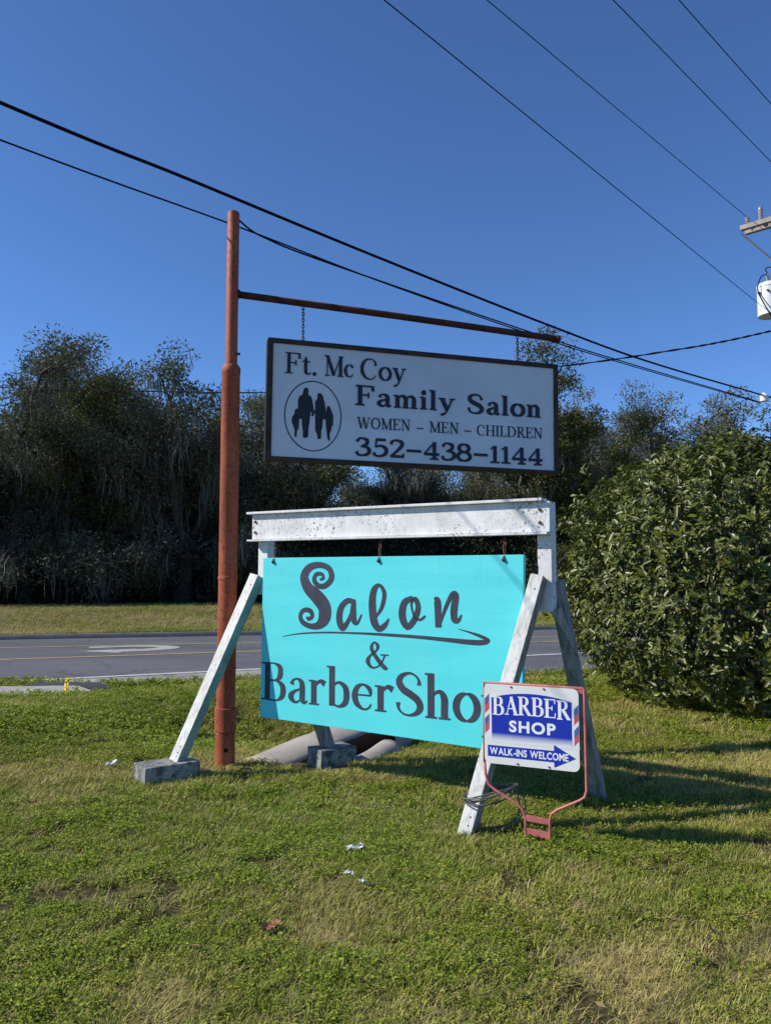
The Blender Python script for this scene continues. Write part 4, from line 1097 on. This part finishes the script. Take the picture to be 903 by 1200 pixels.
def moss_mesh(C, LP, groups, lmin, lmax, per=5, wid=0.06):
    src = np.concatenate([C, LP]); idx = rng.integers(0, len(src), groups)
    V, F = [], []
    for i in idx:
        b = src[i] + rng.normal(0, .35, 3) * np.array([1, 1, .3]); L0 = rng.uniform(lmin, lmax)
        for k in range(per):
            p = b + rng.normal(0, .20, 3); L = L0 * rng.uniform(.25, 1.0); a = rng.uniform(0, math.pi); w = wid * rng.uniform(.5, 1.3)
            sx, sy = math.cos(a) * w, math.sin(a) * w; k0 = len(V); dx, dy = rng.normal(0, .06, 2)
            prof = ((0, .5), (.3, 1.0), (.65, .7), (1.0, .08))
            for t, q in prof:
                j = rng.normal(0, .075, 2)
                V.append((p[0] + dx * t * L + j[0] - sx * q, p[1] + dy * t * L + j[1] - sy * q, p[2] - t * L)); V.append((p[0] + dx * t * L + j[0] + sx * q, p[1] + dy * t * L + j[1] + sy * q, p[2] - t * L))
            for t in range(3): F.append((k0 + 2 * t, k0 + 2 * t + 1, k0 + 2 * t + 3, k0 + 2 * t + 2))
    V = np.array(V); keep = V
    return from_np('moss', V, F)

KINDS = {}
def make_kind(key, leaf, moss=None, **kw):
    wood, (V, F), C, LP = grow_tree(**kw)
    wood.materials.append(MATS['bark'])
    cr = from_np('crown', V, F); cr.materials.append(MATS[leaf])
    mo = None
    if moss:
        mo = moss_mesh(C, LP, *moss); mo.materials.append(MATS['moss'])
    KINDS[key] = (wood, cr, mo, C[:, 2].max() + 0.5)
make_kind('oak_a', 'oak_leaf', (300, .5, 2.6, 11, .026), seed=3, H=16, spread=7.0, limbs=8, leaves=165, droop=8)
make_kind('oak_b', 'oak_leaf', (300, .5, 2.2, 11, .026), seed=8, H=16, spread=6.4, limbs=8, leaves=165, up=.95, droop=8)
make_kind('oak_c', 'oak_leaf_warm', (200, .5, 1.8, 10, .026), seed=14, H=15, spread=6.0, limbs=7, leaves=150, up=1.0, droop=6)
make_kind('tall', 'oak_leaf_warm', (80, .5, 1.5), seed=21, H=17, spread=4.0, limbs=6, leaves=130, fork=.38, up=1.3, trunk_r=.3, sparse=.25, blob=1.0)
make_kind('pale', 'pale_leaf', (300, .5, 2.0, 10, .03), seed=27, H=15, spread=5.6, limbs=8, leaves=140, up=1.05, sparse=.1, blob=1.15, droop=6)

def put_tree(kind, x, y, height, rz, label, group, wide=1.0, name='oak_tree'):
    wood, cr, mo, h0 = KINDS[kind]
    t = empty(name, label, 'tree', (x, y, ground_z(x, y) if abs(x) < 60 else -0.3), (0, 0, rz), group)
    s = height / h0; t.scale = (s * wide, s * wide, s)
    link('trunk', wood, None, t); link('crown', cr, None, t)['kind'] = 'stuff'
    if mo: link('moss', mo, None, t)['kind'] = 'stuff'
    return t
GW = 'trees along the far side of the road'
DW = 'trees deep in the shaded wood'
put_tree('oak_a', -23.0, 50.5, 15.6, 2.6, 'moss-hung dark oak at the far left edge', GW)
put_tree('oak_c', -18.0, 51.5, 15.8, 2.1, 'tall dark oak with hanging moss, second from the left', GW)
put_tree('oak_a', -13.0, 50.5, 15.6, 4.6, 'broad dark oak with the highest crown left of the red pole', GW)
put_tree('oak_c', -8.0, 54.0, 14.2, 1.2, 'yellowish green oak just behind the red pole', GW, 0.95)
put_tree('oak_a', -27.0, 58.0, 16.4, 0.6, 'off-frame oak kept at the left to shade the wood', DW)
put_tree('oak_a', -20.5, 58.5, 16.4, 1.9, 'off-frame oak kept at the left to shade the wood', DW)
put_tree('oak_b', -15.2, 57.5, 18.4, 0.2, 'off-frame oak kept at the left to shade the wood', DW)
put_tree('oak_a', -30.5, 54.0, 17.0, 4.2, 'off-frame oak kept at the left to shade the wood', DW)  # tree off the left edge, kept to block sun from the wood
put_tree('oak_b', -31.5, 49.5, 15.5, 1.1, 'off-frame oak kept at the left to shade the wood', DW)  # tree off the left edge, added to shade the lower crowns
GC = 'lower trees behind the white stand'
put_tree('pale', -6.5, 72.0, 10.8, 0.5, 'low moss-grey tree behind the left end of the beam', GC, 1.25)
put_tree('oak_b', -2.0, 64.0, 11.3, 2.6, 'low moss-hung oak behind the turquoise sign', GC, 1.2)
put_tree('pale', 3.0, 62.0, 12.5, 4.1, 'moss-draped oak behind the middle of the white beam', GC, 1.15)
put_tree('oak_a', 7.0, 60.0, 12.5, 5.2, 'moss-draped oak behind the right end of the white beam', GC, 1.0)
put_tree('tall', 10.4, 51.0, 17.3, 1.0, 'tall slender oak rising behind the right end of the white salon sign', GW, 1.05)
put_tree('oak_c', 14.2, 53.0, 14.6, 2.9, 'dark oak leaning right between the white sign and the bush', GW, .72)
put_tree('oak_b', 12.0, 58.0, 12.0, 4.4, 'shaded dark oak filling the gap behind the tall slender oak', GW, .9)
GP = 'pale trees beyond the bush'
put_tree('pale', 22.0, 72.0, 18.2, 1.7, 'pale grey green tree rising left of the bush top', GP, 1.0)
put_tree('pale', 28.5, 75.0, 18.8, 3.0, 'pale grey green tree above the middle of the bush', GP, .95)
put_tree('pale', 36.0, 76.0, 19.2, 4.6, 'pale grey tree above the bush at the right edge', GP, 1.05)
put_tree('pale', 25.2, 70.0, 16.8, 2.2, 'pale grey green tree filling the skyline left of the bush peak', GP, 1.15)
put_tree('pale', 32.0, 72.0, 17.4, 5.6, 'pale grey green tree close behind the bush, second from the right', GP, 1.1)
put_tree('pale', 17.5, 76.0, 16.6, 0.1, 'low pale tree between the dark oak and the bush', GP, 1.1)
put_tree('oak_a', 23.0, 66.0, 9.5, 0.1, 'low dark tree behind the left half of the bush', GP, 1.3)
put_tree('oak_b', 31.0, 66.0, 10.5, 2.1, 'low dark tree behind the right half of the bush', GP, 1.3)

for i in range(11):
    xx = -40 + i * 7.2
    put_tree(('oak_a', 'oak_b')[i % 2], xx, 72 + 3 * ((i * 7) % 3) + (8 if xx > -8 else 0), (15.5 if xx < -10 else 10.2) - (i * 5 % 3) * .5, i * 1.3, 'dark tree at the back of the wood, mostly hidden by nearer trees', 'hidden trees at the back of the wood')

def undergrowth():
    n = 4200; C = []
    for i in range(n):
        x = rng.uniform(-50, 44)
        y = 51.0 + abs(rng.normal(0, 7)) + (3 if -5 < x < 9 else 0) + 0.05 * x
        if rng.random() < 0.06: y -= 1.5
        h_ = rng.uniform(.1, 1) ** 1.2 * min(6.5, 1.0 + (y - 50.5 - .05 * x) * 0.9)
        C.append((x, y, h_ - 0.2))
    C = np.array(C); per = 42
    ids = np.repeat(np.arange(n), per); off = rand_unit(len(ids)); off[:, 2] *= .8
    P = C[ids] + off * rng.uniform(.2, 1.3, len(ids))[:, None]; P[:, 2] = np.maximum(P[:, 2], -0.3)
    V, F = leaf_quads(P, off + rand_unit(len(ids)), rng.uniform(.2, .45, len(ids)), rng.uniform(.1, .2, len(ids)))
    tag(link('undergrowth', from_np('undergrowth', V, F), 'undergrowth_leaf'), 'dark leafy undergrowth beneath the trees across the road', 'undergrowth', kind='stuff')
undergrowth()

# ---- the big clipped evergreen bush
def make_bush():
    root = empty('bush', 'large rounded glossy evergreen bush at the right', 'bush', (4.83, 9.80, 0))
    RX, RY, RZ, CZ = 2.36, 2.3, 1.66, 1.46
    n = 10200
    d = rand_unit(n)
    d = d[d[:, 2] > -0.78]; n = len(d)
    k = (np.abs(d[:, 0]) ** 2.7 + np.abs(d[:, 1]) ** 2.7 + np.abs(d[:, 2]) ** 2.7) ** (-1 / 2.7)
    lump = np.array([1 + 0.085 * noise.noise(Vector(v * 2.3)) + 0.06 * noise.noise(Vector(v * 5.5) + Vector((4, 1, 2))) + 0.075 * noise.noise(Vector(v * 13) + Vector((1, 7, 3))) for v in d])
    shell = np.where(rng.random(n) < .68, rng.uniform(.93, 1.03, n), rng.uniform(.6, .95, n))
    shell += np.where(rng.random(n) < .06, rng.uniform(.03, .14, n), 0)
    P = d * (k * lump * shell)[:, None] * np.array([RX, RY, RZ]) + np.array([0, 0, CZ])
    keep = P[:, 2] > 0.05; P = P[keep]; d = d[keep]; n = len(P)
    per = 9; ids = np.repeat(np.arange(n), per)
    axis = d + rand_unit(n) * .45 + np.array([0, 0, .55]); axis /= np.linalg.norm(axis, axis=1, keepdims=True)
    A = axis[ids]; r = rand_unit(len(ids)); r -= A * np.sum(r * A, 1, keepdims=True); r /= np.linalg.norm(r, axis=1, keepdims=True)
    up = rng.uniform(-.15, 1.1, len(ids))[:, None]
    dirs = r + A * up
    base = P[ids] + A * rng.uniform(-.09, .06, len(ids))[:, None]
    L = rng.uniform(.045, .11, len(ids)) * rng.uniform(.75, 1.2, n)[ids]; Wd = L * rng.uniform(.34, .46, len(ids))
    # leaf: 6 verts, 2 quads folded on the midrib
    dn = dirs / np.linalg.norm(dirs, axis=1, keepdims=True)
    s = np.cross(dn, A + rand_unit(len(ids)) * .3); s /= np.linalg.norm(s, axis=1, keepdims=True) + 1e-9
    nr = np.cross(s, dn)
    l = L[:, None]; w = Wd[:, None]
    a = base; tip = base + dn * l - nr * l * .16
    m1 = base + dn * l * .35; m2 = base + dn * l * .7 - nr * l * .03
    lf1 = m1 + s * w * .5 + nr * w * .13; rt1 = m1 - s * w * .5 + nr * w * .13
    lf2 = m2 + s * w * .42 + nr * w * .10; rt2 = m2 - s * w * .42 + nr * w * .10
    V = np.stack([a, lf1, lf2, tip, rt2, rt1], 1).reshape(-1, 3)
    o = 6 * np.arange(len(ids))[:, None]
    F = np.concatenate([o + np.array([[0, 1, 2, 3]]), o + np.array([[0, 3, 4, 5]])])
    cr = link('crown', from_np('crown', V, F), 'bush_leaf', root); cr['kind'] = 'stuff'
    bm = bmesh.new(); rs = random.Random(4)
    for i in range(26):
        a = rs.uniform(0, 6.28); rr = rs.uniform(.1, .7); e = rs.uniform(.2, .95)
        p0 = Vector((math.cos(a) * rr, math.sin(a) * rr, -0.1)); p2 = Vector((math.cos(a) * RX * e * .85, math.sin(a) * RY * e * .85, CZ + RZ * .75 * math.sqrt(max(0, 1 - e * e))))
        p1 = p0.lerp(p2, .5) + Vector((rs.uniform(-.2, .2), rs.uniform(-.2, .2), -.1))
        bm_tube(bm, [Vector(q) for q in catmull([p0, p1, p2], 4)], [0.045 - 0.0042 * j for j in range(9)], 6)
    link('stem', from_bm(bm, 'stem', True), 'bark', root)
make_bush()

# ---- fallen leaves under the bush
def fallen():
    n = 900; a = rng.uniform(0, 2 * math.pi, n); rr = 1.4 + rng.normal(0, .55, n) + .4
    x = 4.75 + np.cos(a) * rr * 1.1; y = 9.75 + np.sin(a) * rr * 1.1
    m = 34; x = np.concatenate([x, rng.uniform(-3, 4, m)]); y = np.concatenate([y, rng.uniform(2.6, 8.5, m)])
    P = np.array([(u, v, ground_z(u, v) + rng.uniform(.015, .05)) for u, v in zip(x, y)])
    d = rand_unit(len(P)); d[:, 2] *= .25
    V, F = leaf_quads(P, d, rng.uniform(.04, .085, len(P)), rng.uniform(.02, .04, len(P)), 2.0)
    tag(link('fallen_leaves', from_np('fallen_leaves', V, F), 'fallen_leaf'), 'scattered brown fallen leaves on the lawn', 'leaves', kind='stuff')
fallen()

# ---- lawn: tufts instanced over the ground
def tuft(kind, seed):
    rs = random.Random(seed); V, F = [], []
    if kind == 'weed':
        for i in range(20):
            a = rs.uniform(0, 6.28); r = rs.uniform(.0, .05); cx, cy = math.cos(a) * r, math.sin(a) * r; z = rs.uniform(.012, .045)
            b = rs.uniform(0, 6.28); l = rs.uniform(.008, .017); w = l * rs.uniform(.32, .48); t = rs.uniform(-.4, .6)
            dx, dy = math.cos(b), math.sin(b); k = len(V)
            V += [(cx, cy, z), (cx + dx * l * .5 - dy * w, cy + dy * l * .5 + dx * w, z + l * .25 + t * w), (cx + dx * l, cy + dy * l, z + t * l * .5), (cx + dx * l * .5 + dy * w, cy + dy * l * .5 - dx * w, z + l * .25 - t * w)]
            F.append((k, k + 1, k + 2, k + 3))
    else:
        nb = 15 if kind == 'grass' else 13
        for i in range(nb):
            a = rs.uniform(0, 6.28); r = rs.uniform(0, .04); cx, cy = math.cos(a) * r, math.sin(a) * r
            b = rs.uniform(0, 6.28); L = rs.uniform(.03, .065) * (1.0 if kind == 'grass' else 1.15); w = rs.uniform(.0022, .0042) * (1 if kind == 'grass' else .7)
            ln = rs.uniform(.2, .8) if kind == 'grass' else rs.uniform(.6, 1.8)
            dx, dy = math.cos(b), math.sin(b); k = len(V)
            for t in (0, .5, 1.0):
                x = cx + dx * ln * L * t * t * .9; y = cy + dy * ln * L * t * t * .9; z = L * t / (1 + ln * t * .55) - .004
                ww = w * (1 - t * .8)
                V += [(x - dy * ww, y + dx * ww, z), (x + dy * ww, y - dx * ww, z)]
            F += [(k, k + 1, k + 3, k + 2), (k + 2, k + 3, k + 5, k + 4)]
    me = from_np('tuft', V, F)
    me.materials.append(MATS[{'grass': 'grass_blade', 'weed': 'weed_leaf', 'straw': 'straw_blade'}[kind]])
    return bpy.data.objects.new('tuft', me)
tufts = bpy.data.collections.new('tufts')
order = ['grass', 'grass', 'grass', 'weed', 'weed', 'straw', 'straw']
for i, k in enumerate(order):
    t = tuft(k, 40 + i); t.name = 'tuft_%02d' % i; tufts.objects.link(t)

def blocked(x, y):
    # the pavement and dark slabs carry no grass
    if y > near_y(x) - 0.02: return True
    for poly in (WALK, DARK_SLAB):
        ins = False
        for (xa, ya), (xb, yb) in zip(poly, poly[1:] + poly[:1]):
            if (ya > y) != (yb > y) and x < (xb - xa) * (y - ya) / (yb - ya) + xa: ins = not ins
        if ins: return True
    a = x + 1.12; b = y - 6.62; al = a * .6 + b * .8; sl = a * .8 - b * .6
    if .02 < al < 1.45 and -.14 < sl < (.82 if al < 1.05 else .62): return True
    return False

def scatter(name, label, P, cover):
    n = len(P)
    me = bpy.data.meshes.new(name); me.vertices.add(n); me.vertices.foreach_set('co', np.array([p[:3] for p in P], np.float32).ravel())
    for nm, typ, col in (('rot', 'FLOAT', 3), ('scl', 'FLOAT', 4), ('pick', 'INT', 5), ('dry', 'FLOAT', 6)):
        at = me.attributes.new(nm, typ, 'POINT'); at.data.foreach_set('value', np.array([p[col] for p in P], np.int32 if typ == 'INT' else np.float32))
    o = bpy.data.objects.new(name, me); COL.objects.link(o)
    ng = bpy.data.node_groups.new(name, 'GeometryNodeTree')
    ng.interface.new_socket('Geometry', in_out='INPUT', socket_type='NodeSocketGeometry'); ng.interface.new_socket('Geometry', in_out='OUTPUT', socket_type='NodeSocketGeometry')
    gi = ng.nodes.new('NodeGroupInput'); go = ng.nodes.new('NodeGroupOutput')
    iop = ng.nodes.new('GeometryNodeInstanceOnPoints'); ci = ng.nodes.new('GeometryNodeCollectionInfo')
    ci.inputs['Collection'].default_value = tufts; ci.inputs['Separate Children'].default_value = True; ci.inputs['Reset Children'].default_value = True
    def attr(nm, typ):
        a = ng.nodes.new('GeometryNodeInputNamedAttribute'); a.data_type = typ; a.inputs['Name'].default_value = nm; return a.outputs['Attribute']
    cx = ng.nodes.new('ShaderNodeCombineXYZ'); ng.links.new(attr('rot', 'FLOAT'), cx.inputs[2])
    ng.links.new(gi.outputs[0], iop.inputs['Points']); ng.links.new(ci.outputs[0], iop.inputs['Instance'])
    iop.inputs['Pick Instance'].default_value = True
    ng.links.new(attr('pick', 'INT'), iop.inputs['Instance Index'])
    ng.links.new(cx.outputs[0], iop.inputs['Rotation']); ng.links.new(attr('scl', 'FLOAT'), iop.inputs['Scale'])
    ng.links.new(iop.outputs[0], go.inputs[0])
    md = o.modifiers.new('tufts', 'NODES'); md.node_group = ng
    return tag(o, label, 'grass', kind='stuff')

def dryness(x, y):
    v = noise.noise((x * .55 + 7, y * .55, 1)) * .55 + noise.noise((x * 1.7, y * 1.7 + 3, 2)) * .38 + noise.noise((x * 4.5, y * 4.5, 9)) * .22
    v += 0.07 * (x - 0.4) * (1.0 if y < 5 else 0.25) + 0.03 * (4.6 - y if y < 4.6 else 0) - 0.05
    if y > 6.5: v -= .10
    return v

def lawn_points():
    P = []; r = random.Random(2)
    for y0, y1, den, sc in ((1.9, 3.6, 2700, 0.68), (3.6, 5.2, 2200, 0.74), (5.2, 7.5, 1500, 0.88), (7.5, 10.5, 800, 1.2), (10.5, 17.2, 330, 1.7)):
        half = 0.53 * y1 + 1.4; n = int(den * (y1 - y0) * 2 * half)
        for _ in range(n):
            y = r.uniform(y0, y1); x = r.uniform(-half, half)
            if abs(x) > 0.53 * y + 1.3 or blocked(x, y): continue
            dr = dryness(x, y)
            bare = noise.noise((x * 2.3 + 20, y * 2.3, 4)) + .25 * noise.noise((x * 9, y * 9, 6))
            spot = ((x + 1.55) / .30) ** 2 + ((y - 3.86) / .13) ** 2 + noise.noise((x * 9, y * 9, 3))
            if spot < 1 and r.random() < .82: continue
            if bare > .40 and r.random() < .8: continue
            u = r.random(); dd = dr + r.uniform(-.42, .42)
            weedy = noise.noise((x * 1.3 + 50, y * 1.3, 8))
            if dd > .33: pk = 5 + (u > .5)
            elif weedy + r.uniform(-.5, .5) - dr + .35 * sm((y - 6.6) / 1.2) * sm((-.6 - x) / .8) > .16: pk = 3 + (u > .5)
            else: pk = int(u * 3)
            if pk in (3, 4) and r.random() < .35: pk = (0, 1, 2, 5, 6)[int(r.random() * 5)]
            if pk in (0, 1, 2) and r.random() < .24: pk = 5 + (u > .5)
            tall = 1 + .35 * noise.noise((x * 3.3, y * 3.3, 12)) + .45 * max(0, noise.noise((x * 7, y * 7, 17))) + (.5 if (y > near_y(x) - .5) else 0) + .35 * sm((y - 6.6) / 1.2) * sm((9.8 - y) / 1.5) * sm((-.6 - x) / .8)
            P.append((x, y, ground_z(x, y), r.uniform(0, 6.283), sc * tall * r.uniform(.5, 1.55), pk, max(0, min(1, .20 + dr * 1.1))))
    return P
scatter('grass', 'short weedy green and straw lawn grass', lawn_points(), 1)
def far_points():
    P = []; r = random.Random(3)
    for _ in range(42000):
        x = r.uniform(-34, 30); t = r.random() ** 1.6; y = kerb_y(x) + .22 + t * 24
        v = noise.noise((x * .2, y * .2, 2)) * .5 + noise.noise((x * .9, y * .9, 5)) * .3
        pk = (5 + r.randrange(2)) if v + r.uniform(-.3, .3) > .0 else r.randrange(3)
        P.append((x, y, max(ground_z(x, y), -0.375), r.uniform(0, 6.283), r.uniform(1.4, 2.8), pk, .45 + v))
    return P
scatter('grass', 'tan and green mown grass beyond the road', far_points(), 1)
print('objects', len(scene.objects), 'tris', sum(len(m.polygons) for m in bpy.data.meshes))
